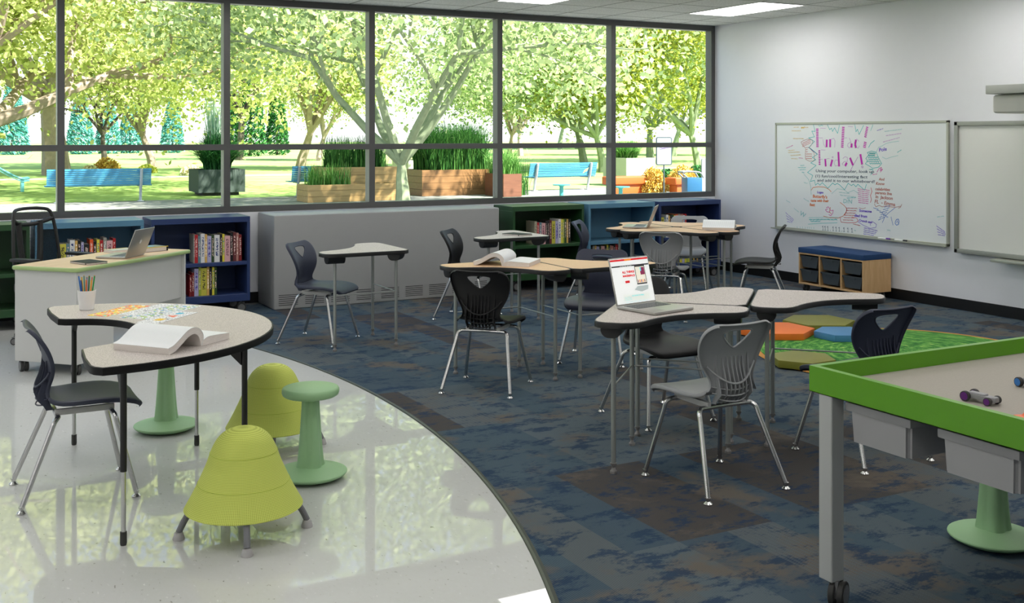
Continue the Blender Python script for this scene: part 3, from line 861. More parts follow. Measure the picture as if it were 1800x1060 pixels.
def books(case, shelf, z, x, items, dep=.19, y=YF + .035):
    for i, (c, w, h) in enumerate(items):
        cx = x + w / 2; x += w + .0015
        mb = MB(); e = .0025
        mb.box(-w / 2, w / 2, 0, e * 1.3, 0, h, .0008, 1); mb.box(-w / 2, -w / 2 + e, e, dep, 0, h); mb.box(w / 2 - e, w / 2, e, dep, 0, h)
        me = mb.mesh('book', spine_mat(c), smooth=False); b = link("book", me, None, (cx, y, z + .0012))
        tag(b, '%s book, %s from left on the %s shelf, %s bookcase' % (c, ORD[i], shelf, case), 'book', 'books on the %s shelf of the %s bookcase' % (shelf, case))
        mb = MB(); mb.box(-w / 2 + e, w / 2 - e, e * 1.5, dep - .004, .002, h - .003); part('page_block', mb, M_pages, b, smooth=False)
X0 = 1.86 + .9 * (338 - 265) / 174.5
books('left navy', 'upper', .486, X0 + .008, [('grey', .008, .262), ('red', .028, .262), ('slate blue', .024, .250), ('white', .036, .270), ('tan', .020, .262), ('purple and white', .038, .246), ('dark green', .024, .254),
      ('white', .050, .252), ('black', .022, .256), ('yellow', .020, .258), ('pink', .052, .240), ('black', .024, .266), ('maroon', .028, .272), ('rose brown', .022, .264), ('dark red', .028, .248)])
books('left navy', 'lower', .180, 2.205, [('dark red', .022, .20), ('dark red', .020, .22), ('purple and white', .038, .255), ('lime', .020, .268), ('olive yellow', .052, .258), ('tan', .022, .272), ('black', .024, .250), ('yellow', .020, .262), ('dark green', .022, .260)])
books('left light blue', 'upper', .486, 1.090, [('olive yellow', .055, .232), ('slate blue', .028, .232), ('white', .040, .262), ('tan', .022, .255), ('black', .026, .258), ('purple and white', .022, .240), ('black', .046, .22),
      ('orange', .030, .262), ('black', .026, .24), ('yellow', .024, .258), ('red', .028, .25), ('grey', .028, .272), ('pink', .050, .244), ('red', .024, .262)])
books('right green', 'upper', .486, 5.870, [('beige', .030, .250), ('red', .026, .238), ('slate blue', .028, .238), ('pink', .048, .228), ('black', .026, .252), ('black', .022, .256), ('maroon', .026, .256), ('olive yellow', .044, .246),
      ('purple and white', .038, .244), ('white', .032, .266), ('yellow', .020, .262), ('lime', .018, .26), ('dark green', .028, .262), ('tan', .020, .262), ('black', .030, .26)])
books('right light blue', 'lower', .180, 6.590, [('black', .022, .252), ('grey', .030, .26), ('tan', .020, .258), ('purple and white', .036, .246), ('dark green', .022, .25), ('pink', .046, .248), ('black', .026, .25), ('yellow', .020, .262),
      ('dark green', .022, .252), ('rose brown', .046, .246), ('black', .024, .262), ('red', .026, .262), ('dark red', .026, .25)])
books('right navy', 'upper', .486, 7.545, [('olive yellow', .048, .236), ('slate blue', .026, .238), ('white', .034, .262), ('tan', .020, .252), ('black', .026, .25), ('dark green', .026, .26), ('yellow', .020, .252), ('orange', .040, .262),
      ('grey', .030, .266), ('rose brown', .040, .262), ('white', .024, .25), ('red', .022, .262)])
books('right navy', 'lower', .180, 7.700, [('pink', .050, .13), ('black', .026, .13), ('maroon', .024, .14), ('yellow', .048, .14), ('purple and white', .034, .24), ('yellow', .026, .255), ('lime', .024, .262), ('olive yellow', .046, .25), ('dark green', .024, .262), ('tan', .020, .265), ('black', .028, .25), ('tan', .020, .262)])

# ------------------------------------------------------------------ teacher desk
A = math.radians(43.2)
t = thing('teacher_desk', 'grey-white teacher desk with maple top, sage green edge and casters', 'desk', (.965, 8.085, 0), A)
LD, WD = 1.325, .555
def rrect(x0, x1, y0, y1, r, k=6):
    P = []
    for cx_, cy_, a0 in ((x1 - r, y0 + r, -90), (x1 - r, y1 - r, 0), (x0 + r, y1 - r, 90), (x0 + r, y0 + r, 180)):
        for i in range(k + 1):
            a = math.radians(a0 + 90 * i / k); P.append((cx_ + r * math.cos(a), cy_ + r * math.sin(a)))
    return P
P = rrect(-.015, LD, -.015, WD, .03)
mb = MB(); mb.prism(P, .722, .7515, .013, 4); part('green_edge', mb, M_lime_edge, t)
mb = MB(); mb.prism(rrect(-.003, LD - .012, -.003, WD - .012, .025), .745, .752); part('desktop', mb, M_deskw, t, smooth=False)
mb = MB(); mb.box(.012, .405, .012, .54, .078, .722, .002, 1); part('pedestal', mb, M_panel, t, smooth=False)
mb = MB(); mb.box(.405, 1.262, .040, .058, .372, .722, .001, 1); part('modesty_panel', mb, M_panel, t, smooth=False)
mb = MB(); mb.box(1.262, 1.282, .012, .54, .078, .722, .002, 1); part('end_panel', mb, M_panel, t, smooth=False)
for x, y in ((.055, .05), (.045, .49), (.35, .06), (.35, .49), (1.272, .08), (1.272, .47)): caster(t, x, y, .082, .039, 1.0)

# ------------------------------------------------------------------ laptops
def laptop(label, x, y, z, deg, open_deg=108, w=.300, dep=.235, logo=False):
    """local: hinge along x at y=0, keyboard towards -y"""
    t = thing('laptop', label, 'laptop', (x, y, z), math.radians(deg))
    mb = MB(); mb.box(-w / 2, w / 2, -dep, 0, .001, .016, .006, 2); base = part('keyboard_base', mb, M_alu, t)
    mb = MB()
    for r_ in range(6):
        for c_ in range(14):
            kx = -w / 2 + .022 + c_ * (w - .044) / 14; ky = -.030 - r_ * .0178
            mb.box(kx, kx + (w - .044) / 14 - .003, ky - .0148, ky, .0155, .0175)
    part('keys', mb, M_key, base, smooth=False)
    mb = MB(); mb.box(-.05, .05, -dep + .012, -dep + .082, .0158, .0163); part('trackpad', mb, mat('trackpad', (166, 165, 160), .3), base, smooth=False)
    hgt = dep * .93
    mb = MB(); mb.box(-w / 2, w / 2, 0, hgt, -.004, .0035, .003, 2)
    s = part('screen', mb, M_alu, t, (0, .001, .013))
    # rotate lid: flat lid points +y; raise about x so that it opens
    s.rotation_euler = (math.radians(180 - open_deg), 0, 0)
    return t, s, w, hgt
t, s, w, hg = laptop('silver laptop showing an all things makerspace web page, on the nearest grey desk', 3.350, 4.789, .7635, 10.5, 105, .292, .270)
M_scr = emit_mat('screen_white', (226, 228, 226), .62); M_red = emit_mat('screen_red', (190, 24, 28), .75); M_sblk = emit_mat('screen_dark', (44, 44, 46), .5)
M_cyan = emit_mat('screen_cyan', (96, 196, 206), .7); M_sgrey = emit_mat('screen_grey', (170, 180, 178), .6); M_orange_s = emit_mat('screen_orange', (232, 130, 20), .8); M_plum = emit_mat('screen_plum', (120, 30, 70), .7)
def scr(name, x0, x1, y0, y1, m, z=.0042, dz=.0002):
    mb = MB(); mb.box(x0 * w - w / 2, x1 * w - w / 2, y0 * hg, y1 * hg, z - dz, z); return part(name, mb, m, s, smooth=False)
scr('display', .02, .98, .03, .975, M_scr, .0040)
scr('page_header', .02, .98, .925, .965, M_red, .0043); scr('page_header', .38, .55, .93, .962, M_orange_s, .0044)
scr('page_menu', .03, .975, .800, .830, M_sblk, .0043)
def stext(txt, x, y, size, m, off=0.0):
    o = text_part(txt, size, (x * w - w / 2, y * hg, .0044), (1, 0, 0), (0, 1, 0), m, s, 'page_text', .0001, offset=off); return o
stext('ALL THINGS', .27, .665, .0165, M_red, .0009); stext('MAKERSPACE', .27, .585, .0148, M_red, .0009)
scr('page_button', .31, .42, .455, .505, M_red, .0043)
stext('BE TAUGHT IN SMALL', .42, .165, .009, M_cyan, .0003)
stext('shop  ideas  learn  new  contact', .24, .804, .0068, M_scr)
stext('shop', .30, .87, .010, M_sgrey)
scr('page_banner', .20, .86, .08, .21, emit_mat('screen_pale', (214, 220, 210), .62), .0041, .0001)
for i in range(3): scr('page_line', .22, .40, .10 + i * .028, .105 + i * .028, M_cyan, .0043)
scr('page_line', .22, .80, .055, .060, M_cyan, .0043)
scr('pictured_laptop', .60, .86, .40, .80, M_sblk, .0043); scr('pictured_page', .615, .845, .43, .775, emit_mat('screen_cream', (224, 218, 200), .62), .0044)
scr('pictured_photo', .73, .84, .60, .76, M_plum, .0045); scr('pictured_photo', .73, .76, .68, .76, M_cyan, .0046)
for i in range(5): scr('pictured_item', .63 + i * .042, .65 + i * .042, .44, .50, M_orange_s if i % 2 else M_plum, .0046)
mb = MB(); mb.prism([(.50 * w - w / 2, .30 * hg), (.60 * w - w / 2, .37 * hg), (.88 * w - w / 2, .37 * hg), (.86 * w - w / 2, .28 * hg), (.68 * w - w / 2, .24 * hg)], .0041, .0043); part('pictured_base', mb, M_sgrey, s, smooth=False)
t, s2, w2, h2 = laptop('silver laptop with an apple mark on its lid, on the teacher desk', 1.442, 8.628, .7525, 232.7, 112, .300, .235)
def apple(parent, w, h):
    pts = [(0, .012), (.006, .0145), (.012, .012), (.0125, .006), (.0105, .001), (.0125, -.005), (.010, -.012), (.005, -.016), (0, -.0145), (-.005, -.016), (-.010, -.012), (-.014, -.003), (-.0135, .007), (-.008, .0135)]
    mb = MB(); cy_ = h * .52
    mb.prism([(p.x, p.y + cy_) for p in catmull([Vector((a, b, 0)) for a, b in pts], 3, True)], -.0044, -.0040)
    mb.prism([(0, .0155 + cy_), (.001, .020 + cy_), (.006, .0235 + cy_), (.0055, .018 + cy_)], -.0044, -.0040)
    part('lid_emblem', mb, M_white, parent, smooth=False)
apple(s2, w2, h2)
t, s3, w3, h3 = laptop('silver laptop on the group of four maple desks, lid towards the camera', 6.340, 8.862, .7635, 228.0, 112, .330, .235)
apple(s3, w3, h3)

# ------------------------------------------------------------------ notebooks, books on tables
def notebook(label, x, y, z, deg, L_=.235, W_=.160, h=.014):
    t = thing('notebook', label, 'notebook', (x, y, z), math.radians(deg))
    mb = MB(); mb.prism(rrect(-L_ / 2, L_ / 2, -W_ / 2, W_ / 2, .008), h - .002, h); mb.prism(rrect(-L_ / 2, L_ / 2, -W_ / 2, W_ / 2, .008), 0.0004, .002)
    part('cover', mb, mat('black_cover', (18, 18, 19), .6, spec=.25), t, smooth=False)
    mb = MB(); mb.prism(rrect(-L_ / 2 + .003, L_ / 2 - .003, -W_ / 2 + .003, W_ / 2 - .003, .006), .002, h - .002); part('page_block', mb, M_pages, t, smooth=False)
    mb = MB(); x1 = L_ / 2 - .03; mb.box(x1, x1 + .006, -W_ / 2 - .0012, W_ / 2 + .0012, .0003, h + .0008); part('elastic_band', mb, mat('elastic', (60, 60, 60), .6), t, smooth=False)
notebook('black notebook with elastic band lying on the teacher desk', 1.082, 8.372, .7522, -66)
notebook('black notebook with elastic band on the grey desk before the green bookcase', 4.795, 8.740, .7627, -71)

t = thing('textbook', 'thick textbook with yellow and blue cover lying on the far end of the teacher desk', 'book', (1.628, 9.025, .7522), math.radians(22))
mb = MB(); mb.box(-.105, .105, -.083, .083, .0004, .003); mb.box(-.105, .105, -.083, .083, .033, .036); part('cover', mb, mat('grey_cover', (110, 112, 116), .35), t, smooth=False)
mb = MB(); mb.box(-.103, .092, -.080, .083, .003, .033); part('page_block', mb, M_pages, t, smooth=False)
mb = MB(); mb.box(.092, .1055, -.0835, .0835, .0006, .0362, .002, 1); part('spine', mb, M_blackp, t, smooth=False)
mb = MB(); mb.box(-.1052, .106, -.0845, -.075, .0335, .0366); part('yellow_stripe', mb, mat('yellow_print', (228, 200, 20), .4), t, smooth=False)
mb = MB(); mb.lathe([(0, .0361), (.028, .0361), (.028, .0365), (0, .0365)], 24, cx=.01, cy=.02); part('blue_print', mb, mat('blue_print', (60, 160, 220), .4), t, smooth=False)
mb = MB(); mb.lathe([(0, .0361), (.016, .0361), (.016, .0366), (0, .0366)], 24, cx=-.055, cy=-.035); part('green_print', mb, mat('green_print', (140, 190, 40), .4), t, smooth=False)
t = thing('textbook', 'thin pale textbook partly hidden behind the laptop on the teacher desk', 'book', (1.405, 9.075, .7522), math.radians(22))
mb = MB(); mb.box(-.10, .10, -.07, .07, .0004, .002); mb.box(-.10, .10, -.07, .07, .018, .020); part('cover', mb, mat('pale_cover', (186, 188, 190), .35), t, smooth=False)
mb = MB(); mb.box(-.098, .098, -.068, .068, .002, .018); part('page_block', mb, M_pages, t, smooth=False)
mb = MB(); mb.box(-.1005, .1005, .055, .0705, .0182, .0206); part('yellow_stripe', mb, MATS['yellow_print'], t, smooth=False)

# open books: local x = across the spread (arched half at x<0, flat half at x>0), y = up the page
m, nt, b = nm('printed_page')
tc = N(nt, 'ShaderNodeTexCoord'); wv = N(nt, 'ShaderNodeTexWave', wave_type='BANDS', bands_direction='Y'); wv.inputs['Scale'].default_value = 42; wv.inputs['Distortion'].default_value = 0
L(nt, tc.outputs['Object'], wv.inputs['Vector'])
r = N(nt, 'ShaderNodeValToRGB'); e = r.color_ramp.elements; e[0].position = .12; e[0].color = lin((206, 210, 210)); e[1].position = .4; e[1].color = lin((240, 242, 242))
L(nt, wv.outputs['Fac'], r.inputs['Fac']); L(nt, r.outputs['Color'], b.inputs['Base Color']); b.inputs['Roughness'].default_value = .7
M_print = m
def open_book_meshes():
    Lh = .30; T = .028
    low = [(-.205, .000), (-.165, .010), (-.120, .034), (-.080, .056), (-.045, .062), (-.018, .048), (-.006, .022), (-.002, .001)]
    low = [(p.x, p.y) for p in catmull([Vector((a, b, 0)) for a, b in low], 4)]
    def offs(L0, d):
        out = []
        for i, p in enumerate(L0):
            a = Vector(L0[max(0, i - 1)]); c_ = Vector(L0[min(len(L0) - 1, i + 1)]); t_ = (c_ - a).normalized()
            n_ = Vector((-t_.y, t_.x)); dd = d * min(1, .25 + (len(L0) - 1 - i) / 8.0)
            out.append((p[0] + n_.x * dd, max(p[1] + n_.y * dd, .0005)))
        return out
    up = offs(low, T)
    M = Matrix(((1, 0, 0, 0), (0, 0, -1, 0), (0, 1, 0, 0), (0, 0, 0, 1)))   # (x,z,y') -> x, -y', z
    mb = MB(); mb.prism(up[::-1] + low, -Lh, 0, M=M); blk = mb
    flat_up = [(p.x, p.y) for p in catmull([Vector((a, b, 0)) for a, b in ((.0, .004), (.012, .022), (.045, .034), (.10, .033), (.16, .029), (.196, .027))], 4)]
    poly = [(0, .0008), (.196, .0008)] + flat_up[::-1]
    blk.prism(poly, -Lh, 0, M=M)
    block = blk.mesh('page_block', M_pages, ang=50)
    def sheet(pts, y0, y1, z):
        mb = MB(); vs = []; 
        for a, b_ in pts: vs += [(a, y0, b_), (a, y1, b_), (a, y0, b_ + z), (a, y1, b_ + z)]
        fs = []
        for i in range(len(pts) - 1):
            q = i * 4; r_ = q + 4
            fs += [(q + 2, r_ + 2, r_ + 3, q + 3), (q, q + 1, r_ + 1, r_), (q, r_, r_ + 2, q + 2), (q + 1, q + 3, r_ + 3, r_ + 1)]
        q = (len(pts) - 1) * 4
        fs += [(0, 2, 3, 1), (q, q + 1, q + 3, q + 2)]
        mb.add(vs, fs); return mb.mesh('printed_page', M_print, ang=60)
    return block, sheet(up, -.001, Lh + .001, .0012), sheet(flat_up, -.001, Lh + .001, .0012)
OB = open_book_meshes()
for x, y, z, deg, lab in ((1.093, 4.872, .7452, 38.5, 'thick open book with one half arched up, on the horseshoe table'),
                          (3.561, 6.710, .7627, -45, 'thick open book with curled pages on the left maple desk of the pair'),
                          (6.954, 8.285, .7627, 47, 'thick open book on the right side of the group of four maple desks')):
    t = thing('open_book', lab, 'book', (x, y, z), math.radians(deg), 'thick open books lying on tables')
    bk = link('page_block', OB[0], t); link('printed_page', OB[1], t); link('printed_page', OB[2], t)

# ------------------------------------------------------------------ cup with pencils
t = thing('cup', 'white tapered cup holding coloured pencils on the horseshoe table', 'cup', (.789, 6.190, .7452))
mb = MB(); mb.lathe([(0, 0), (.033, 0), (.036, .002), (.048, .100), (.0485, .103), (.046, .103), (.043, .085), (.034, .006), (0, .006)], 32); part('cup_body', mb, M_white, t)
random.seed(4)
PC = [('blue', (30, 110, 190)), ('yellow', (226, 186, 50)), ('navy blue', (30, 60, 140)), ('grey green', (96, 150, 130)), ('lilac', (150, 130, 170)), ('orange', (232, 120, 30)), ('dark green', (20, 110, 60)), ('coral pink', (224, 130, 120)), ('amber', (240, 180, 60)), ('bright green', (20, 150, 60))]
for i, (nm_, c) in enumerate(PC):
    a = 2.4 + i * 1.9; rb = .020; rt = .034 + .008 * (i % 3 == 0)
    # spread along the view direction from left to right
    k = -1 + 2 * i / 9
    bx, by = RV[0] * k * .020 + DV[0] * .015 * math.sin(i * 2.1), RV[1] * k * .020 + DV[1] * .015 * math.sin(i * 2.1)
    tx, ty = RV[0] * k * .042 + DV[0] * .02 * math.sin(i * 2.1), RV[1] * k * .042 + DV[1] * .02 * math.sin(i * 2.1)
    p0 = Vector((bx * .9, by * .9, .009)); p1 = Vector((tx, ty, .178 - .01 * (i % 3)))
    o = bpy.data.objects.new('pencil', None)
    mb = MB(); mb.tube([p0, p1], .0037, 6); me = mb.mesh('pencil', mat('pencil_' + nm_, c, .35)); o = link('pencil', me, None, (.789, 6.190, .7452))
    tag(o, '%s pencil standing in the white cup, %s from the left' % (nm_, ORD[i]), 'pencil', 'coloured pencils in the white cup')
    mb = MB(); dvec = (p1 - p0).normalized(); mb.tube([p1, p1 + dvec * .003], .0036, 6); part('pencil_end', mb, mat('pencil_wood', (224, 170, 96), .6), o)

# ------------------------------------------------------------------ colouring sheets
def sheet_mat(name, kind):
    m, nt, b = nm(name)
    tc = N(nt, 'ShaderNodeTexCoord')
    vo = N(nt, 'ShaderNodeTexVoronoi', feature='DISTANCE_TO_EDGE'); vo.inputs['Scale'].default_value = 62; L(nt, tc.outputs['Object'], vo.inputs['Vector'])
    ln = N(nt, 'ShaderNodeMath', operation='LESS_THAN'); L(nt, vo.outputs['Distance'], ln.inputs[0]); ln.inputs[1].default_value = .055
    vc = N(nt, 'ShaderNodeTexVoronoi'); vc.inputs['Scale'].default_value = 62; L(nt, tc.outputs['Object'], vc.inputs['Vector'])
    hs = N(nt, 'ShaderNodeSeparateColor'); L(nt, vc.outputs['Color'], hs.inputs[0])
    r = N(nt, 'ShaderNodeValToRGB'); r.color_ramp.interpolation = 'CONSTANT'; e = r.color_ramp.elements
    cols_ = {'full': [(232, 90, 80), (240, 214, 70), (240, 130, 60), (236, 224, 90), (120, 200, 200), (240, 90, 110), (244, 240, 230)],
             'few': [(238, 240, 240)] * 5 + [(170, 210, 90), (110, 180, 220)], 'line': [(240, 241, 241)] * 7}[kind]
    e[0].position = 0; e[0].color = lin(cols_[0]); e[1].position = 1 / 7; e[1].color = lin(cols_[1])
    for i in range(2, 7): k = e.new(i / 7); k.color = lin(cols_[i])
    L(nt, hs.outputs[0], r.inputs['Fac'])
    mx = N(nt, 'ShaderNodeMix', data_type='RGBA'); L(nt, ln.outputs[0], mx.inputs['Factor']); L(nt, r.outputs['Color'], mx.inputs['A'])
    mx.inputs['B'].default_value = lin((250, 220, 120) if kind == 'full' else (150, 154, 158)); L(nt, mx.outputs['Result'], b.inputs['Base Color']); b.inputs['Roughness'].default_value = .7
    return m
q2 = math.sqrt(.5)
for i, (p0, p1, q0, q1, kind, lab) in enumerate(((-3.695, -3.568, 4.77, 5.14, 'full', 'colouring strip filled with red and yellow, nearest the pencil cup'),
        (-3.560, -3.475, 4.84, 5.22, 'line', 'uncoloured white colouring strip beside the red and yellow one'),
        (-3.490, -3.300, 4.76, 5.22, 'few', 'colouring strip partly filled with green and blue shapes on the horseshoe table'),
        (-3.322, -3.195, 4.66, 5.02, 'line', 'colouring strip with a yellow square, an orange triangle and a blue oval'))):
    pc, qc = (p0 + p1) / 2, (q0 + q1) / 2; x = (pc + qc) * q2; y = (qc - pc) * q2
    me = MB(); me.box(-(q1 - q0) / 2, (q1 - q0) / 2, -(p1 - p0) / 2, (p1 - p0) / 2, 0, .0004)
    o = link('colouring_sheet', me.mesh('colouring_sheet', sheet_mat('colouring_' + str(i), kind), smooth=False), None, (x, y, .7453 + .0006 * (i % 2)), (0, 0, PI / 4))
    tag(o, lab, 'paper', 'colouring sheets on the horseshoe table')
    if i == 3:
        mb = MB(); mb.box(-.10, -.045, -.025, .02, .0004, .0006); part('yellow_square', mb, mat('pencil_yellow_fill', (236, 196, 60), .7), o, smooth=False)
        mb = MB(); mb.prism([(.0, -.03), (.06, -.02), (.045, .035)], .0004, .0006); part('orange_triangle', mb, mat('orange_fill', (236, 130, 100), .7), o, smooth=False)
        mb = MB(); mb.prism([(.12 + .025 * math.cos(k * .5236), .01 + .02 * math.sin(k * .5236)) for k in range(12)], .0004, .0006); part('blue_oval', mb, mat('blue_fill', (70, 180, 210), .7), o, smooth=False)

# ------------------------------------------------------------------ mesh office chair
t = thing('office_chair', 'black mesh-back office chair behind the teacher desk', 'chair', (.96, 9.50, 0), math.radians(-52))
M_oc = mat('black_nylon', (26, 26, 25), .5)
mb = MB()
for k in range(5):
    a = 2 * PI * k / 5; mb.tube([(0, 0, .11), (.15 * math.cos(a), .15 * math.sin(a), .10), (.29 * math.cos(a), .29 * math.sin(a), .075)], .022, 8, r2=.014)
part('star_base', mb, M_oc, t)
for k in range(5): a = 2 * PI * k / 5; caster(t, .29 * math.cos(a), .29 * math.sin(a), .07, .028, a)
mb = MB(); mb.lathe([(.026, .10), (.026, .25), (.016, .26), (.016, .42)], 14); part('gas_lift', mb, M_oc, t)
mb = MB(); mb.prism(rrect(-.22, .24, -.24, .24, .09), .42, .50, .025, 3); part('seat', mb, M_oc, t)
# back: local facing +x, the back at x<0, concave frame
def bk(a, z, lean=.0):   # a -1..1 across
    return (-.235 - .10 * (z - .5) + .075 * a * a, .225 * a * (1.0 - .12 * max(0, (z - .8)) / .3), z)
mb = MB()
loop = [bk(-1, .62), bk(-1, .78), bk(-.98, .93), bk(-.9, 1.045), bk(-.6, 1.07), bk(0, 1.075), bk(.6, 1.07), bk(.9, 1.045), bk(.98, .93), bk(1, .78), bk(1, .62), bk(.7, .56), bk(0, .54), bk(-.7, .56)]
mb.tube(loop, .014, 8, smooth=3, closed=True); part('back_frame', mb, M_oc, t)
mb = MB()
for a in (-.45, .45): mb.tube([bk(a * .6, .47), bk(a * .8, .62), bk(a, .80), bk(a * 1.15, .97)], .024, 8, smooth=3)
mb.tube([bk(-.98, .99), bk(-.5, .955), bk(0, .945), bk(.5, .955), bk(.98, .99)], .017, 8, smooth=3)
part('back_support', mb, M_oc, t)
m, nt, b = nm('black_back_mesh')
tr = N(nt, 'ShaderNodeBsdfTransparent'); mx = N(nt, 'ShaderNodeMixShader')
tc = N(nt, 'ShaderNodeTexCoord'); vo = N(nt, 'ShaderNodeTexVoronoi'); vo.inputs['Scale'].default_value = 260; L(nt, tc.outputs['Object'], vo.inputs['Vector'])
gt = N(nt, 'ShaderNodeMath', operation='GREATER_THAN'); L(nt, vo.outputs['Distance'], gt.inputs[0]); gt.inputs[1].default_value = .31
b.inputs['Base Color'].default_value = lin((30, 30, 30)); L(nt, gt.outputs[0], mx.inputs[0]); L(nt, b.outputs[0], mx.inputs[1]); L(nt, tr.outputs[0], mx.inputs[2])
L(nt, mx.outputs[0], nt.nodes['Material Output'].inputs['Surface'])
mb = MB(); vs = []; nz = 12; na = 12
for i in range(nz + 1):
    z = .555 + .51 * i / nz
    for j in range(na + 1): vs.append(bk((-1 + 2 * j / na) * (.97 if z < 1.02 else .88), z))
mb.add(vs, [(i * (na + 1) + j, i * (na + 1) + j + 1, (i + 1) * (na + 1) + j + 1, (i + 1) * (na + 1) + j) for i in range(nz) for j in range(na)])
me = mb.mesh('back_mesh', m); me = bake(me, [('SOLIDIFY', dict(thickness=.003, offset=0))]); link('back_mesh', me, t)
for s_ in (-1, 1):
    mb = MB(); mb.tube([(-.02, s_ * .22, .45), (-.02, s_ * .275, .47), (-.02, s_ * .28, .68)], .014, 8, smooth=3); mb.box(-.13, .12, s_ * .28 - .04, s_ * .28 + .04, .68, .705, .01, 2)
    part('armrest', mb, M_oc, t)

# ------------------------------------------------------------------ storage bench
M_birch = wood_mat('birch_ply', (206, 164, 112), (222, 184, 134), 'Z', 4)
t = thing('storage_bench', 'low birch storage bench with navy seat cushion and six translucent trays', 'bench', (8.545, 8.45, 0))
hx, hy = .195, .46
def P(name, *a, m=M_birch):
    mb = MB(); mb.box(*a, .0015, 1); return part(name, mb, m, t, smooth=False)
P('end_panel', -hx, hx, -hy, -hy + .018, .075, .395); P('end_panel', -hx, hx, hy - .018, hy, .075, .395)
P('top_panel', -hx, hx, -hy, hy, .395, .410); P('bottom_panel', -hx, hx, -hy + .018, hy - .018, .075, .093)
P('back_panel', hx - .012, hx, -hy + .018, hy - .018, .093, .395)
for y in (-hy / 3, hy / 3): P('divider', -hx, hx - .012, y - .009, y + .009, .093, .395)
mb = MB(); mb.box(-hx - .004, hx + .002, -hy - .004, hy + .004, .411, .466, .006, 2); part('seat_cushion', mb, mat('navy_upholstery', (24, 62, 108), .75, var=.05, bump=.2, bscale=500), t)
M_tray = mat('smoky_translucent_plastic', (74, 80, 84), .3)
for j in range(3):
    yc = -hy + hy / 3 + j * hy * 2 / 3
    for k in range(2):
        z1 = .378 - k * .145
        mb = MB(); bm = bmesh.new(); sh = [(.128, z1), (.112, z1 - .115)]
        V = []
        for wy, z in ((.132, z1), (.100, z1 - .118)):
            V.append([bm.verts.new((x, yc + s_ * wy, z)) for x, s_ in ((-hx + .012, -1), (hx - .03, -1), (hx - .03, 1), (-hx + .012, 1))])
        bm.faces.new(V[1][::-1])
        for i in range(4): bm.faces.new((V[1][i], V[1][(i + 1) % 4], V[0][(i + 1) % 4], V[0][i]))
        mb.frombm(bm); me = bake(mb.mesh('tray', M_tray, smooth=False), [('SOLIDIFY', dict(thickness=.003, offset=0))])
        tr_ = link('tray', me, t)
        mb = MB(); mb.box(-hx + .004, hx - .025, yc - .138, yc - .128, z1 - .006, z1 + .002); mb.box(-hx + .004, hx - .025, yc + .128, yc + .138, z1 - .006, z1 + .002); mb.box(-hx + .002, -hx + .012, yc - .138, yc + .138, z1 - .012, z1 + .002)
        mb.box(-hx + .000, -hx + .004, yc - .04, yc + .04, z1 - .03, z1 - .012)
        part('tray_rim', mb, M_tray, tr_, smooth=False)
for x, y in ((-.14, -.40), (-.14, .40), (.12, -.40), (.12, .40)): caster(t, x, y, .075, .035, .4)

# ------------------------------------------------------------------ whiteboards
XW = XR
wb = thing('whiteboard', 'whiteboard covered in colourful Fun Fact Friday handwriting', 'whiteboard', (XW, 8.51, .596))
y0, y1, z0, z1 = -1.216, 1.216, 0, 1.220
mb = MB(); mb.box(-.022, -.004, y0 + .02, y1 - .02, z0 + .02, z1 - .02); part('writing_surface', mb, mat('board_enamel', (226, 230, 230), .28, var=.01), wb, smooth=False)
mb = MB()
mb.box(-.030, -.001, y0, y1, z1 - .024, z1, .003, 1); mb.box(-.030, -.001, y0, y1, z0, z0 + .024, .003, 1); mb.box(-.030, -.001, y0, y0 + .024, z0, z1, .003, 1); mb.box(-.030, -.001, y1 - .024, y1, z0, z1, .003, 1)
part('board_frame', mb, M_trim, wb)
mb = MB(); mb.box(-.075, -.030, y0 + .01, y1 + .02, -.004, .002, .001, 1); mb.box(-.078, -.074, y0 + .01, y1 + .02, -.004, .010, .001, 1); part('pen_tray', mb, M_trim, wb)
def ink(name, rgb): return mat('ink_' + name, rgb, .5, var=.02)
I = {'m': ink('magenta', (200, 10, 180)), 'v': ink('mauve', (196, 150, 205)), 't': ink('teal', (40, 190, 190)), 'd': ink('dark', (52, 90, 110)), 'o': ink('orange', (214, 110, 40)), 'y': ink('ochre', (216, 176, 70)),
     'r': ink('red', (206, 60, 70)), 'p': ink('purple', (110, 80, 200)), 'k': ink('pink', (214, 60, 170)), 'b': ink('blue', (60, 120, 200)), 's': ink('brown', (180, 110, 100)), 'g': ink('pale', (150, 200, 200)), 'n': ink('navy', (30, 60, 90))}
def w_at(px, py): 
    y, z = on_x(px, py, XW - .022); return Vector((-.0225, y - 8.51, z - .596))
STR = {}
def stroke(pts, c, wd=.0045):
    """marker stroke on the board: flat ribbon through pixel-surveyed points"""
    P = [w_at(*p) for p in pts]; mb = STR.setdefault(c, MB())
    for a, b_ in zip(P, P[1:]):
        d_ = (b_ - a); 
        if d_.length < 1e-5: continue
        d_.normalize(); n_ = Vector((0, -d_.z, d_.y)) * (wd / 2); e_ = d_ * (wd * .3 if wd < .01 else 0)
        q = [a - e_ - n_, b_ + e_ - n_, b_ + e_ + n_, a - e_ + n_]
        mb.add(q + [p + Vector((-.0005, 0, 0)) for p in q], [(0, 1, 2, 3), (7, 6, 5, 4), (0, 4, 5, 1), (1, 5, 6, 2), (2, 6, 7, 3), (3, 7, 4, 0)])
def c1(x, y): return (1370 + x / 7.57, 210 + y / 7.57)
def S1(pts, c, wd=.0045): stroke([c1(*p) for p in pts], c, wd)
def hatch(x0, y0_, x1, y1_, wd, n=14):
    for i in range(n):
        a = i / n; b_ = (i + .62) / n
        S1([(x0 + (x1 - x0) * a, y0_ + (y1_ - y0_) * a), (x0 + (x1 - x0) * b_, y0_ + (y1_ - y0_) * b_)], 'm', wd)
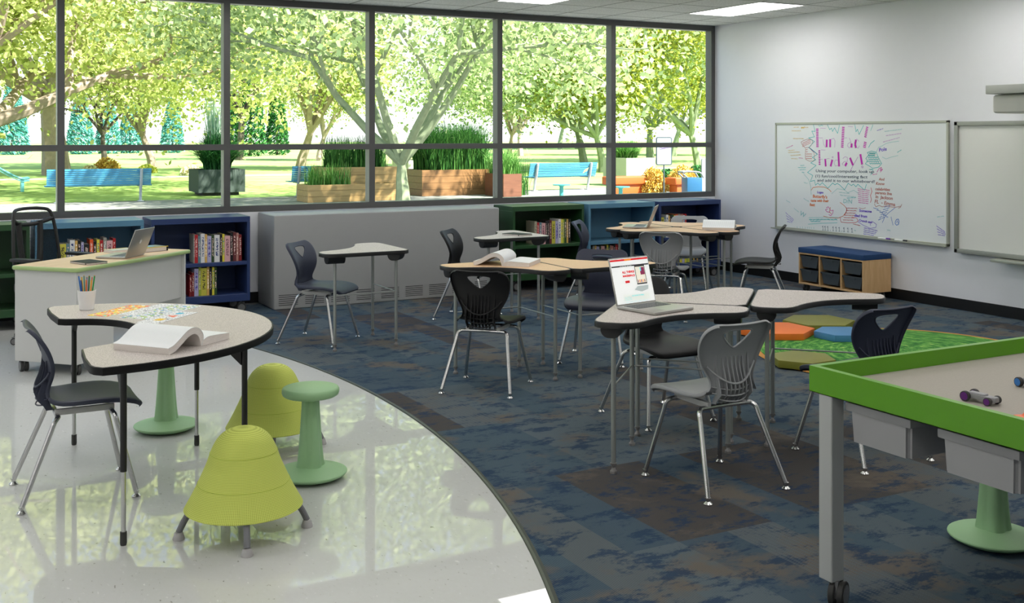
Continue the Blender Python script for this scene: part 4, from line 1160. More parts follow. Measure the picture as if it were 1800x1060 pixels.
hatch(505, 122, 508, 375, .036, 12); S1([(545, 115), (615, 118)], 'v'); S1([(525, 245), (575, 245)], 'v')
S1([(580, 265), (590, 330), (610, 370), (630, 360)], 'v'); S1([(632, 268), (628, 370)], 'm', .026); S1([(676, 262), (676, 370)], 'm', .026); S1([(690, 262), (725, 250), (742, 290), (735, 370)], 'v')
hatch(852, 98, 836, 382, .036, 12); S1([(915, 95), (975, 97)], 'v'); S1([(862, 245), (900, 245)], 'v')
S1([(930, 245), (950, 290), (960, 340)], 'v'); S1([(955, 300), (915, 320), (905, 350), (930, 380), (965, 340)], 'v'); S1([(962, 320), (960, 375)], 'm', .026)
S1([(1020, 270), (1008, 330), (1020, 378)], 'm', .026); S1([(1060, 290), (1030, 260), (1010, 290)], 'v'); S1([(1015, 370), (1050, 382), (1065, 350)], 'v')
hatch(1170, 98, 1142, 245, .030, 7); hatch(1145, 300, 1130, 382, .036, 4)
hatch(532, 410, 536, 612, .026, 9); S1([(555, 405), (612, 408)], 'v'); S1([(545, 530), (575, 530)], 'v')
S1([(610, 525), (618, 625)], 'm', .024); S1([(610, 540), (640, 520), (665, 520)], 'v'); S1([(705, 535), (682, 625)], 'm', .026)
S1([(700, 500), (712, 492), (718, 505), (706, 512), (700, 500)], 'v'); S1([(785, 432), (795, 625)], 'm', .026); S1([(780, 540), (745, 540), (730, 580), (745, 620), (785, 610)], 'v')
S1([(845, 520), (875, 495), (905, 505), (905, 560)], 'v'); S1([(850, 610), (835, 590), (870, 555), (905, 560)], 'v'); S1([(898, 575), (875, 620)], 'm', .026)
S1([(940, 510), (980, 610)], 'm', .026); S1([(1045, 500), (975, 625), (940, 690)], 'v', .006); S1([(1078, 462), (1102, 600)], 'm', .026); S1([(1092, 630), (1105, 618), (1117, 632), (1104, 645), (1092, 630)], 'v', .006)
# teal burst
S1([(455, 70), (475, 160), (432, 155), (468, 232), (390, 245), (468, 292), (395, 370)], 't', .006)
S1([(395, 370), (508, 462), (440, 505), (485, 535), (418, 578), (488, 612), (375, 705), (445, 745), (412, 825), (470, 810), (480, 875), (512, 845), (540, 875), (570, 840), (645, 915), (710, 845), (740, 870), (770, 850), (800, 868), (868, 935), (915, 850), (960, 880), (985, 860), (1020, 895), (1045, 862), (1135, 940), (1160, 860)], 't', .006)
S1([(520, 80), (540, 90), (560, 75), (580, 85)], 't'); S1([(640, 70), (670, 135), (695, 115), (708, 160), (735, 110), (775, 185), (800, 75)], 't', .006); S1([(1005, 70), (1020, 165), (1040, 130), (1062, 200), (1120, 80)], 't', .006); S1([(1245, 70), (1215, 150)], 't'); S1([(1265, 280), (1215, 320), (1187, 372)], 't', .006)
# teal note at the right
S1([(1170, 440), (1190, 470), (1150, 520), (1175, 545), (1145, 590), (1200, 620), (1240, 650), (1320, 635), (1362, 585), (1320, 510), (1290, 435), (1225, 420), (1170, 440)], 't', .006)
for i, (xa, xb) in enumerate(((1195, 1280), (1185, 1270), (1180, 1310), (1185, 1320), (1165, 1330), (1200, 1345))):
    y_ = 450 + i * 27; pts = [(xa + (xb - xa) * k / 12, y_ + (9 if k % 2 else -7)) for k in range(13)]; S1(pts, 't', .006)
S1([(1290, 430), (1320, 370), (1370, 350), (1420, 320), (1500, 300), (1590, 290)], 'g'); S1([(1370, 500), (1420, 525), (1490, 500), (1580, 480)], 'g')
S1([(1240, 660), (1195, 665), (1250, 670), (1215, 740)], 't'); S1([(1300, 700), (1330, 650), (1360, 640), (1340, 680), (1375, 660), (1345, 700)], 'k', .006)
# red bubble left
S1([(315, 285), (370, 262), (430, 270), (445, 300), (420, 350), (390, 372), (340, 375), (300, 330), (290, 300), (315, 285)], 's'); S1([(390, 372), (505, 462)], 'b', .006)
S1([(350, 385), (345, 470), (350, 530), (400, 555), (450, 552), (470, 535), (460, 440), (400, 380)], 's')
for i in range(3): S1([(305 + k * 11, 318 - k * 5 + i * 22 + (5 if k % 2 else -5)) for k in range(11)], 'r', .004)
for i in range(5): S1([(355 + k * 10, 400 + i * 30 + (5 if k % 2 else -5)) for k in range(9 if i > 1 else 3)], 'r', .004)
random.seed(7)
def scrib(x0, y0_, x1, y1_, c, n=None, amp=6, wd=.0042):
    n = n or max(4, int(math.hypot(x1 - x0, y1_ - y0_) / 7)); pts = []
    for k in range(n + 1):
        q = k / n; pts.append((x0 + (x1 - x0) * q, y0_ + (y1_ - y0_) * q + (amp if k % 2 else -amp) * random.uniform(.3, 1)))
    for a in range(0, n, 5): S1(pts[a:a + 5], c, wd)
for a in ((190, 105, 265, 100, 'y'), (290, 105, 385, 105, 'y'), (165, 152, 285, 150, 'y'), (185, 255, 330, 255, 'y'), (120, 415, 200, 408, 'y'), (120, 440, 270, 432, 'y'), (150, 480, 290, 470, 'y'), (160, 520, 240, 524, 'y'),
          (90, 385, 180, 345, 'k'), (260, 512, 310, 515, 'k'), (1300, 150, 1380, 120, 'p'), (1400, 160, 1630, 130, 'g'), (1420, 215, 1620, 185, 'v'), (1380, 300, 1600, 240, 'v'), (1570, 440, 1630, 400, 't'),
          (1240, 735, 1300, 725, 'k'), (330, 840, 375, 850, 'g'), (250, 640, 360, 640, 't'), (270, 670, 350, 665, 't'), (280, 615, 330, 610, 't'), (300, 700, 340, 710, 't')): scrib(*a)
S1([(330, 730), (390, 800), (415, 880), (425, 1000)], 'g')
S1([(425, 940), (450, 905), (520, 895), (600, 900), (660, 930), (690, 962)], 'o', .006)
def c2(x, y): return (1370 + x / 5.806, 330 + y / 5.806)
def S2(pts, c, wd=.0045): stroke([c2(*p) for p in pts], c, wd)
S2([(535, 60), (590, 10), (660, 20), (700, 50), (760, 25), (810, 60)], 'g'); S2([(620, 150), (660, 180), (690, 215), (680, 250), (650, 290), (600, 310), (520, 305), (490, 300), (450, 290)], 'o', .005); S2([(680, 200), (690, 230), (665, 280)], 'r', .007)
S2([(935, 0), (945, 40), (930, 80), (940, 120), (930, 150)], 'r', .006)
def scr2(x0, y0_, x1, y1_, c, amp=5, wd=.0045):
    n = max(4, int(math.hypot(x1 - x0, y1_ - y0_) / 6)); pts = []
    for k in range(n + 1):
        q = k / n; pts.append((x0 + (x1 - x0) * q, y0_ + (y1_ - y0_) * q + (amp if k % 2 else -amp) * random.uniform(.3, 1)))
    for a in range(0, n, 6): S2(pts[a:a + 6], c, wd)
for i in range(8): scr2(800 + i, 10 + i * 20, 920 - i * 2, 28 + i * 19, 'k')
for i in range(6): scr2(690 - i * 8, 208 + i * 24, 800 - i * 8, 212 + i * 24, 'r')
S2([(620, 305), (630, 350), (700, 358), (780, 355), (805, 340), (790, 310), (740, 300)], 'r', .005); scr2(755, 370, 830, 388, 'r')
S2([(970, 165), (985, 195), (1020, 180), (1050, 195), (1090, 185), (1130, 195), (1180, 200), (1240, 190), (1250, 170), (1235, 200), (1215, 210)], 's', .005)
S2([(1180, 205), (1110, 260), (1075, 300), (1052, 355)], 'b', .005)
for i in range(5): scr2(960 + i * 32, 225 + i * 22 - 20, 1030 + i * 25 - 20, 200 + i * 20 - 20 + 40, 'b')
for i in range(6): scr2(1010 + i * 12, 330 - i * 26, 1075 + i * 12, 300 - i * 24, 'b')
S2([(1185, 345), (1195, 325), (1215, 320), (1222, 345), (1215, 375), (1195, 382), (1182, 365), (1185, 345)], 'b', .007); S2([(1195, 360), (1205, 335), (1215, 365)], 'b')
S2([(300, 305), (600, 300)], 't', .003); S2([(295, 372), (440, 362), (590, 358)], 't'); scr2(305, 325, 590, 325, 't', 8, .006); scr2(320, 345, 415, 342, 't', 6, .006)
S2([(815, 205), (850, 215), (880, 205)], 's'); S2([(800, 345), (860, 385), (930, 415), (985, 405), (990, 375), (960, 350), (925, 350), (930, 385)], 'p')
for i in range(4): scr2(865 - i * 2, 410 + i * 20, 1000 - i * 10, 440 + i * 16, 'p')
for i in range(4): scr2(65 + i * 5, 255 + i * 30, 150 - i * 8, 330 + i * 8, 'p', 5, .004)
for i in range(4): scr2(1605 + i * 5, 390 + i * 30, 1695, 455 + i * 12, 'p', 5, .004)
S2([(480, 205), (500, 195), (520, 225), (510, 250), (485, 245), (472, 225), (495, 215)], 'k', .006); S2([(525, 235), (550, 230), (545, 260), (525, 285), (505, 275)], 'k', .006); S2([(520, 200), (512, 250), (530, 265)], 'o', .006)
for i, x_ in enumerate((180, 210, 235, 262, 285, 305, 325, 350)): S2([(x_, 395 + i), (x_ + 3, 412 + i)], 'g', .005)
for k, x_ in enumerate((445, 468, 495, 550, 580, 612, 660, 700, 742)):
    yb = 398 + (x_ - 440) * .075; S2([(x_ - 8, yb), (x_, yb - 8), (x_, yb + 34)], 'd', .005); S2([(x_ - 8, yb + 34), (x_ + 9, yb + 35)], 'd', .004)
S2([(522, 432), (518, 440)], 'd'); S2([(640, 440), (636, 448)], 'd'); scr2(765, 432, 780, 440, 'g')
for a in ((610, 45, 720, 60, 'g'), (620, 75, 780, 95, 'g'), (690, 105, 780, 100, 't'), (250, 110, 300, 140, 'g'), (150, 210, 200, 250, 'g'), (70, 130, 110, 150, 'g'), (1140, 300, 1160, 380, 'b'), (1100, 430, 1140, 440, 'g'), (1610, 300, 1680, 290, 'g')): scr2(*a)
ALLW = MB(); AM = []
for c_, q in STR.items(): ALLW.cur = len(AM); AM.append(I[c_]); ALLW.add(q.v, q.f)
part('marker_writing', ALLW, AM, wb, smooth=False)['kind'] = 'stuff'
def wtxt(body, px, py, hpx, c, ang=0.0, off=.0012, shear=.1, xs=1.15):
    p = w_at(px, py); q = w_at(px, py - hpx); size = abs(q.z - p.z) * 1.35
    a = math.radians(ang)
    text_part(body, size, (p.x - .0002, p.y, p.z), (0, -math.cos(a), math.sin(a)), (0, math.sin(a), math.cos(a)), I[c], wb, 'handwritten_line', .0003, shear=shear, offset=off, xs=xs)
for body, x_, y_, h_, c_, an in (('Using your computer, look up', 482, 700, 38, 'n', 0), ('(1) fun/cool/interesting fact', 475, 768, 38, 'n', 0), ('and add it to our whiteboard!', 502, 825, 38, 'n', 0),):
    p = c1(x_, y_); wtxt(body, p[0], p[1], h_ / 7.57, c_, an + 1.0, .0004, .1, 1.62)
for body, x_, y_, h_, c_, an in (('Logan', 385, 55, 24, 'p', 0), ("Butterfly's", 340, 100, 32, 'o', 0), ('taste with their', 320, 142, 26, 'o', 2), ('feet', 310, 185, 30, 'o', 0), ('D/N', 650, 155, 44, 'g', 0),
        ('Know', 985, -30, 30, 's', 0), ('celebrities', 978, 25, 30, 's', 0), ('parents live', 978, 62, 30, 's', -1), ('in  Jackson', 980, 105, 34, 's', -2), ('FL  - Emma', 970, 155, 38, 's', -4),
        ('Someone', 815, 245, 28, 'p', 0), ('died from', 765, 295, 28, 'p', 0), ('Crunch and', 810, 342, 24, 'p', -3), ('W', 205, 275, 50, 'g', -20)):
    p = c2(x_, y_); wtxt(body, p[0], p[1], h_ / 5.806, c_, an)
for body, x_, y_, h_, c_ in (('And', 1325, 810, 36, 's'), ('Pole', 1325, 430, 50, 'p'), ('and', 290, 118, 26, 'y')):
    p = c1(x_, y_); wtxt(body, p[0], p[1], h_ / 7.57, c_, 8 if body == 'Pole' else 0)

# markers on the tray
for (ya_, yb_, cap, nm_) in ((8.15, 7.995, (110, 50, 160), 'purple'), (7.93, 7.775, (18, 18, 18), 'black')):
    o = thing('marker', 'white marker pen with a %s cap on the tray under the handwritten whiteboard' % nm_, 'marker', (XW - .052, ya_, .611), 0)
    L_ = ya_ - yb_; Rm = Matrix.Rotation(PI / 2, 4, 'X')
    mb = MB(); mb.lathe([(0, 0), (.0075, 0), (.0085, .004), (.0085, L_ * .72), (0, L_ * .72)], 14, Rm); part('barrel', mb, M_white, o)
    mb = MB(); mb.lathe([(0, L_ * .70), (.0095, L_ * .70), (.0095, L_ * .97), (.006, L_), (0, L_)], 14, Rm); part('cap', mb, mat('cap_' + nm_, cap, .35), o)

wb2 = thing('interactive_board', 'plain white interactive board with thick grey frame, cut by the right picture edge', 'whiteboard', (XW, 6.20, 0))
y0, y1, z0, z1 = -1.05, .985, .552, 1.802
mb = MB(); mb.box(-.060, -.004, y0 + .03, y1 - .03, z0 + .03, z1 - .03); part('board_surface', mb, mat('board_matt', (224, 224, 218), .4, var=.01), wb2, smooth=False)
mb = MB()
for a in ((y0, y1, z1 - .042, z1), (y0, y1, z0, z0 + .042)): mb.box(-.082, -.001, *a, .006, 2)
for a in ((y0, y0 + .042), (y1 - .042, y1)): mb.box(-.082, -.001, *a, z0, z1, .006, 2)
part('board_frame', mb, mat('grey_board_frame', (150, 152, 144), .4, metal=.2), wb2)
o = thing('pen_shelf', 'small silver pen shelf fixed under the interactive board', 'shelf', (XW, 6.28, .535))
mb = MB(); mb.box(-.19, -.001, -.42, .42, -.018, .010, .008, 2); part('shelf_body', mb, M_trim, o)
mb = MB(); mb.box(-.165, -.05, -.30, .12, .0095, .0115); part('tray_recess', mb, mat('shelf_recess', (120, 122, 120), .4), o, smooth=False)

# projector on its wall arm
o = thing('projector', 'white short-throw projector on a wall arm above the interactive board', 'projector', (XW, 6.05, 0))
mb = MB(); mb.prism([(-.52, -.34), (-.16, -.34), (-.16, .36), (-.52, .36)], 1.862, 2.025, .03, 3)
part('projector_body', mb, mat('white_casing', (214, 212, 206), .4, var=.01), o)
mb = MB(); mb.box(-.62, -.10, -.10, .36, 2.028, 2.105, .006, 2); part('mount_arm', mb, mat('grey_mount', (160, 162, 156), .4), o)
mb = MB(); mb.box(-.10, -.001, -.06, .22, 1.95, 2.25, .006, 2); part('wall_plate', mb, mat('grey_mount', (160, 162, 156), .4), o)
mb = MB(); mb.lathe([(0, 1.845), (.04, 1.845), (.045, 1.863), (0, 1.863)], 20, cx=-.30, cy=0); part('lens', mb, M_blackp, o)

# ------------------------------------------------------------------ rug and cushions
m, nt, b = nm('green_streaked_rug')
tc = N(nt, 'ShaderNodeTexCoord'); ln_ = N(nt, 'ShaderNodeVectorMath', operation='LENGTH'); L(nt, tc.outputs['Object'], ln_.inputs[0])
sp = N(nt, 'ShaderNodeSeparateXYZ'); L(nt, tc.outputs['Object'], sp.inputs[0]); at2 = N(nt, 'ShaderNodeMath', operation='ARCTAN2'); L(nt, sp.outputs[1], at2.inputs[0]); L(nt, sp.outputs[0], at2.inputs[1])
cb = N(nt, 'ShaderNodeCombineXYZ'); m1_ = N(nt, 'ShaderNodeMath', operation='MULTIPLY'); L(nt, ln_.outputs['Value'], m1_.inputs[0]); m1_.inputs[1].default_value = 16
m2_ = N(nt, 'ShaderNodeMath', operation='MULTIPLY'); L(nt, at2.outputs[0], m2_.inputs[0]); m2_.inputs[1].default_value = 3.0
L(nt, m1_.outputs[0], cb.inputs[0]); L(nt, m2_.outputs[0], cb.inputs[1])
no = N(nt, 'ShaderNodeTexNoise'); no.inputs['Scale'].default_value = 1.6; no.inputs['Detail'].default_value = 7; no.inputs['Roughness'].default_value = .7; L(nt, cb.outputs[0], no.inputs['Vector'])
r = N(nt, 'ShaderNodeValToRGB'); e = r.color_ramp.elements
e[0].position = .32; e[0].color = lin((20, 72, 24)); e[1].position = .75; e[1].color = lin((206, 208, 130))
k = e.new(.46); k.color = lin((44, 122, 40)); k = e.new(.58); k.color = lin((110, 170, 70))
L(nt, no.outputs['Fac'], r.inputs['Fac']); L(nt, r.outputs['Color'], b.inputs['Base Color']); b.inputs['Roughness'].default_value = .95
M_rug = m
t = thing('round_rug', 'round green streaked rug with tan border under the hexagon cushions', 'rug', (6.607, 5.919, 0))
mb = MB(); mb.lathe([(0, .001), (1.07, .001), (1.07, .010), (0, .0105)], 96); part('rug_field', mb, M_rug, t)
mb = MB(); mb.tube([(1.095 * math.cos(2 * PI * i / 96), 1.095 * math.sin(2 * PI * i / 96), .0058) for i in range(96)], .025, 10, closed=True); mb.v = [(a, b_, .0058 + (c_ - .0058) * .2) for a, b_, c_ in mb.v]; part('rug_border', mb, mat('tan_rug_border', (190, 134, 66), .95, var=.25, scale=60), t)
def hexc(label, x, y, s, rot, c, h=.055):
    z = .0108
    mb = MB(); mb.prism([(s * math.cos(math.radians(60 * i + rot)), s * math.sin(math.radians(60 * i + rot))) for i in range(6)], 0, h, .006, 2)
    o = link('hexagon_cushion', mb.mesh('hexagon_cushion', c), None, (x, y, z)); tag(o, label, 'cushion', 'hexagon floor cushions on the round rug')
hexc('orange hexagon floor cushion on the left edge of the round green rug', 6.30, 6.98, .315, 30, mat('orange_vinyl', (236, 118, 34), .5, bump=.1, bscale=300))
hexc('olive green hexagon floor cushion at the far edge of the rug, beside the orange one', 6.885, 7.10, .312, 30, mat('olive_vinyl', (122, 122, 36), .5, bump=.1, bscale=300))
hexc('blue hexagon floor cushion on the round green rug', 6.675, 6.61, .235, 30, mat('blue_vinyl', (70, 130, 176), .5, bump=.1, bscale=300))
hexc('olive green hexagon floor cushion at the near edge of the rug, by the tray table', 5.64, 5.98, .240, 3, mat('olive_vinyl', (122, 122, 36), .5))

# ------------------------------------------------------------------ tray table
t = thing('tray_table', 'apple green rimmed tray table on square grey legs in the right foreground', 'table', (3.59, 2.36, 0))
x0, x1, y0, y1 = -.765, .765, -.60, .60
mb = MB(); e_ = .026
mb.prism([(x0, y0), (x1, y0), (x1, y1), (x0, y1)], .750, .752)
for a in ((x0, x0 + e_, y0, y1), (x1 - e_, x1, y0, y1), (x0 + e_, x1 - e_, y0, y0 + e_), (x0 + e_, x1 - e_, y1 - e_, y1)):
    mb.box(*a, .750, .842)
part('tray_rim', mb, M_table_green, t, smooth=False)
mb = MB(); mb.box(x0 + e_, x1 - e_, y0 + e_, y1 - e_, .758, .783); part('tray_top', mb, mat('woven_taupe_laminate', (160, 154, 142), .6, var=.12, scale=160), t, smooth=False)
for sx in (-1, 1):
    for sy in (-1, 1):
        lx, ly = sx * (.765 - .034), sy * (.60 - .069 - .005)
        mb = MB(); mb.box(lx - .030, lx + .030, ly - .032, ly + .032, .092, .750, .003, 1); lg = part('leg', mb, M_greyleg, t, smooth=False)
        caster(lg, lx + .012, ly - .022, .094, .046, .5)
mb = MB(); mb.box(x0 + .06, x1 - .06, y0 + .05, y1 - .05, .737, .750); part('under_rails', mb, M_rubber, t, smooth=False)
for (ya_, yb_, lab) in ((2.535, 2.825, 'grey plastic bin under the tray table, next to the far left leg'), (2.130, 2.430, 'grey plastic bin under the tray table, nearer the camera')):
    o = thing('storage_bin', lab, 'bin', (2.862, (ya_ + yb_) / 2, .60), 0, 'grey storage bins under the tray table')
    hw = (yb_ - ya_) / 2
    bm = bmesh.new(); V = []
    for d_, z in ((.005, 0), (.0, .105)):
        V.append([bm.verts.new(p) for p in ((.008 + d_, -hw + .012 + d_, z), (.50 - d_, -hw + .012 + d_, z), (.50 - d_, hw - .012 - d_, z), (.008 + d_, hw - .012 - d_, z))])
    bm.faces.new(V[0][::-1]); bm.faces.new(V[1])
    for i in range(4): bm.faces.new((V[0][i], V[0][(i + 1) % 4], V[1][(i + 1) % 4], V[1][i]))
    bmesh.ops.bevel(bm, geom=[e for e in bm.edges if abs(e.verts[0].co.z - e.verts[1].co.z) > .05], offset=.014, segments=3, affect='EDGES')
    mb = MB(); mb.frombm(bm); part('bin_body', mb, M_bin, o)
    mb = MB(); mb.box(0, .51, -hw, hw, .105, .136, .008, 2); part('bin_rim', mb, M_bin, o)
# toy cars
def car(label, x, y, deg, hub):
    o = thing('toy_car', label, 'toy', (x, y, .7832), math.radians(deg))
    mb = MB(); mb.prism([(-.055, -.016), (.045, -.018), (.058, -.010), (.058, .010), (.045, .018), (-.055, .016)], .010, .026, .003, 2)
    mb.box(-.042, .020, -.013, .013, .024, .031, .003, 1)
    part('chassis', mb, mat('toy_grey', (146, 146, 148), .4), o)
    for x_, r_ in ((-.042, .017), (.040, .0135)):
        for s_ in (-1, 1):
            M = Matrix.Translation((x_, s_ * .026, r_)) @ Matrix.Rotation(PI / 2, 4, 'X')
            mb = MB(); mb.lathe([(r_ * .7, -.007), (r_ * .95, -.007), (r_, -.004), (r_, .004), (r_ * .95, .007), (r_ * .7, .007)], 20, M); wl = part('wheel', mb, M_rubber, o)
            mb = MB(); mb.lathe([(0, -.0078), (r_ * .78, -.0078), (r_ * .78, .0078), (0, .0078)], 16, M); part('wheel_hub', mb, hub, wl)
car('small grey toy car with purple wheel hubs on the tray table', 3.105, 2.455, 215 + 60, mat('purple_hub', (96, 30, 120), .4))
car('small grey toy car with blue wheel hubs at the right edge of the tray table', 3.435, 2.50, 110 + 150, mat('blue_hub', (40, 110, 180), .4))
o = thing('toy_ramp', 'orange toy ramp at the right picture edge on the tray table', 'toy', (3.07, 2.225, .7832), math.radians(-20))
mb = MB(); M = Matrix(((1, 0, 0, 0), (0, 0, -1, 0), (0, 1, 0, 0), (0, 0, 0, 1)))
mb.prism([(-.03, 0), (.10, 0), (.10, .09), (.07, .09)], -.04, .04, M=M); part('ramp_body', mb, mat('orange_toy', (236, 110, 60), .4), o, smooth=False)
mb = MB(); mb.box(-.045, .115, -.052, .052, 0, .004, .001, 1); part('ramp_foot', mb, mat('orange_toy', (236, 110, 60), .4), o, smooth=False)
# ------------------------------------------------------------------ outdoors
def ground_mat(name, a, b_, sc, rough=.95, c_=None):
    m, nt, b = nm(name)
    g = N(nt, 'ShaderNodeNewGeometry'); no = N(nt, 'ShaderNodeTexNoise'); no.inputs['Scale'].default_value = sc; no.inputs['Detail'].default_value = 8
    L(nt, g.outputs['Position'], no.inputs['Vector']); r = N(nt, 'ShaderNodeValToRGB'); e = r.color_ramp.elements
    e[0].position = .35; e[0].color = lin(a); e[1].position = .65; e[1].color = lin(b_)
    L(nt, no.outputs['Fac'], r.inputs['Fac']); L(nt, r.outputs['Color'], b.inputs['Base Color']); b.inputs['Roughness'].default_value = rough
    b.inputs['Specular IOR Level'].default_value = .1
    return m
mb = MB(); mb.box(-120, 220, 29.3, 260, -.4, -.012); o = struct('ground', mb, ground_mat('lawn', (136, 160, 88), (152, 178, 108), .5)); tag(o, 'sunny green lawn beyond the terrace', None)
mb = MB(); mb.box(-60, 90, YW + .14, 29.3, -.4, -.005); o = struct('ground', mb, ground_mat('terrace_concrete', (130, 130, 126), (150, 148, 142), 2.5)); tag(o, 'pale concrete terrace outside the windows', None)
mb = MB(); mb.box(-90, 120, 45.2, 46.2, -.02, -.004); o = struct('ground', mb, ground_mat('path_concrete', (176, 172, 166), (190, 186, 180), 2)); tag(o, 'narrow pale path crossing the lawn', None)

RS = random.Random(11)
def tree_meshes(seed, Ht, trunk_r, fork, spread, nleaf, leaf, m_bark, m_leaf, depth=4, droop=0.0, crown=(.5, 1.0), fill=1.0, nb=5):
    R = random.Random(seed); mb = MB(); tips = []
    def branch(p, d, ln, r, lv):
        segs = 3; P = [p]; q = p.copy(); dd = d.copy()
        for i in range(segs):
            dd = (dd + Vector((R.uniform(-.16, .16), R.uniform(-.16, .16), R.uniform(-.06, .14) - droop * (lv > 1)))).normalized()
            q = q + dd * (ln / segs); P.append(q.copy())
            if lv >= depth - 2: tips.append((q.copy(), lv))
        mb.tube(P, r, 7 if lv < 2 else 5, caps=False, r2=r * .55)
        if lv >= depth: return
        k = nb if lv == 0 else R.choice((2, 3, 3))
        for j in range(k):
            a = 2 * PI * (j + R.uniform(-.25, .25)) / k; sp = spread * R.uniform(.7, 1.25)
            ax = dd.orthogonal().normalized(); ax.rotate(Matrix.Rotation(a, 3, dd))
            nd = (dd * math.cos(sp) + ax * math.sin(sp)).normalized(); nd.z = max(nd.z, -.15)
            st = P[-1] if j % 2 == 0 or lv == 0 else P[-2]
            branch(st, nd.normalized(), ln * R.uniform(.62, .85) if lv else ln * (Ht / fork - 1) * .34, r * .58, lv + 1)
    branch(Vector((0, 0, -.05)), Vector((R.uniform(-.05, .05), R.uniform(-.05, .05), 1)).normalized(), fork, trunk_r, 0)
    tr = mb.mesh('trunk', m_bark, clean=False)
    V = []; Fc = []
    zc = Ht * (crown[0] + crown[1]) / 2
    for i in range(nleaf):
        t_, lv = R.choice(tips)
        s_ = leaf * R.uniform(.6, 1.3); off = Vector((R.gauss(0, 1), R.gauss(0, 1), R.gauss(0, .8))) * (.085 * Ht * fill)
        c = t_ + off
        n_ = Vector((R.gauss(0, 1), R.gauss(0, 1), R.gauss(0, 1) + .6)).normalized(); a = n_.orthogonal().normalized(); a.rotate(Matrix.Rotation(R.uniform(0, 6.28), 3, n_)); b_ = n_.cross(a)
        k = len(V); V += [c - a * s_ * .5, c + b_ * s_ * .34 - a * s_ * .05, c + a * s_ * .55, c - b_ * s_ * .34 + a * s_ * .05]
        Fc.append((k, k + 1, k + 2, k + 3))
    me = bpy.data.meshes.new('foliage'); me.from_pydata([tuple(v) for v in V], [], Fc); me.materials.append(m_leaf); me.update()
    return tr, me
BK1 = mat('grey_brown_bark', (150, 134, 120), .9, var=.3, scale=8, bump=.4, bscale=20)
BK2 = mat('mossy_green_bark', (132, 142, 112), .9, var=.3, scale=8, bump=.4, bscale=20)
BK3 = mat('dark_bark', (70, 64, 54), .9, var=.3, scale=8)
LY = leaf_mat('yellow_green_leaf', (150, 158, 96), (192, 200, 118), (228, 232, 160), .45)
LP = leaf_mat('pale_green_leaf', (120, 140, 96), (166, 186, 124), (216, 226, 166), .4)
LO = leaf_mat('olive_yellow_leaf', (128, 134, 46), (162, 166, 62), (198, 204, 106), .4)
LB = leaf_mat('brown_pink_leaf', (112, 92, 74), (160, 140, 116), (190, 176, 150), .3)
LC = leaf_mat('blue_green_needle', (40, 104, 98), (84, 160, 150), (150, 214, 204), .2)
LG = leaf_mat('deep_green_leaf', (20, 60, 28), (40, 100, 46), (80, 146, 70), .25)
TM = {}
TM['oak'] = tree_meshes(3, 22, .62, 3.2, .82, 46000, .30, BK1, LY, 4, fill=.85, nb=5)
TM['near'] = tree_meshes(21, 11.0, .20, 1.05, .72, 30000, .16, BK2, LP, 4, fill=.85, nb=6)
TM['mid'] = tree_meshes(5, 12.0, .22, 1.8, .66, 26000, .19, BK2, LP, 4, fill=.9, nb=5)
TM['lime'] = tree_meshes(8, 9.0, .26, 1.9, .62, 16000, .19, BK1, LY, 4, fill=.85, nb=5)
TM['olive'] = tree_meshes(14, 12.0, .26, 1.9, .68, 28000, .19, BK2, LO, 4, fill=1.0, nb=5)
TM['bare'] = tree_meshes(17, 6.8, .20, 1.8, .62, 4000, .15, BK3, LB, 4, fill=.6, nb=5)
def tree(key, x, y, sc, rz, label, grp='trees on the lawn', sz=None):
    t = thing('tree', label, 'tree', (x, y, 0), rz, grp); t.scale = (sc, sc, sz or sc)
    link('trunk', TM[key][0], t); link('foliage', TM[key][1], t)
def gp(px, depth_y, y=None):
    """ground point on the ray through column px at world Y"""
    u = (px - CX) / F; t_ = depth_y / (DV[1] + u * RV[1]); return (t_ * (DV[0] + u * RV[0]), depth_y)
x, y = gp(100, 50.0); tree('oak', x, y, 1.0, .4, 'huge old tree with thick pale trunk and yellow-green leaves at the left window')
x, y = gp(268, 57.5); tree('lime', x, y, .95, 1.0, 'slim yellow-green tree behind the blue bench at the left')
x, y = gp(184, 66.0); tree('bare', x, y, 1.0, 2.0, 'dark sparse-leaved tree behind the yellow-green trees at the left')
x, y = gp(527, 52.0); tree('lime', x, y, 1.05, 3.3, 'yellow-green tree standing behind the second blue bench')
x, y = gp(560, 70.0); tree('lime', x, y, .9, 4.4, 'thin distant yellow-green tree just right of the second blue bench')
x, y = at(708, 359); tree('near', x, y, 1.0, .9, 'pale green tree with forking mossy trunk beside the wooden planters, nearest the windows')
x, y = gp(915, 78.0); tree('lime', x, y, 1.05, 5.2, 'distant yellow-green tree, its trunk left of the third blue bench')
x, y = gp(895, 86.0); tree('lime', x, y, .95, 2.4, 'distant yellow-green tree, the one hugging the window post left of the third bench')
x, y = gp(1029, 46.5); tree('mid', x, y, 1.12, 1.9, 'pale green tree with dark trunk behind the right end of the third blue bench')
x, y = gp(1059, 42.0); tree('mid', x, y, .95, 3.0, 'pale green tree with grey trunk to the right of the third blue bench')
x, y = gp(1229, 41.4); tree('olive', x, y, .95, .3, 'olive-yellow tree with mossy forked trunk at the right end of the windows')
x, y = gp(1143, 60.0); tree('olive', x, y, 1.15, 2.2, 'olive-yellow tree behind the easel sign')
x, y = gp(1183, 72.0); tree('olive', x, y, 1.15, 4.0, 'distant olive-yellow tree between the easel sign and the window end')
x, y = gp(985, 112.0); tree('mid', x, y, 1.5, .2, 'far pale green tree straight behind the third blue bench')
x, y = gp(1014, 118.0); tree('mid', x, y, 1.4, 4.8, 'far pale green tree right of the other far one behind the third bench')
x, y = gp(420, 74.0); tree('bare', x, y, 1.5, .9, 'brownish sparse tree behind the dark planter', sz=1.7)
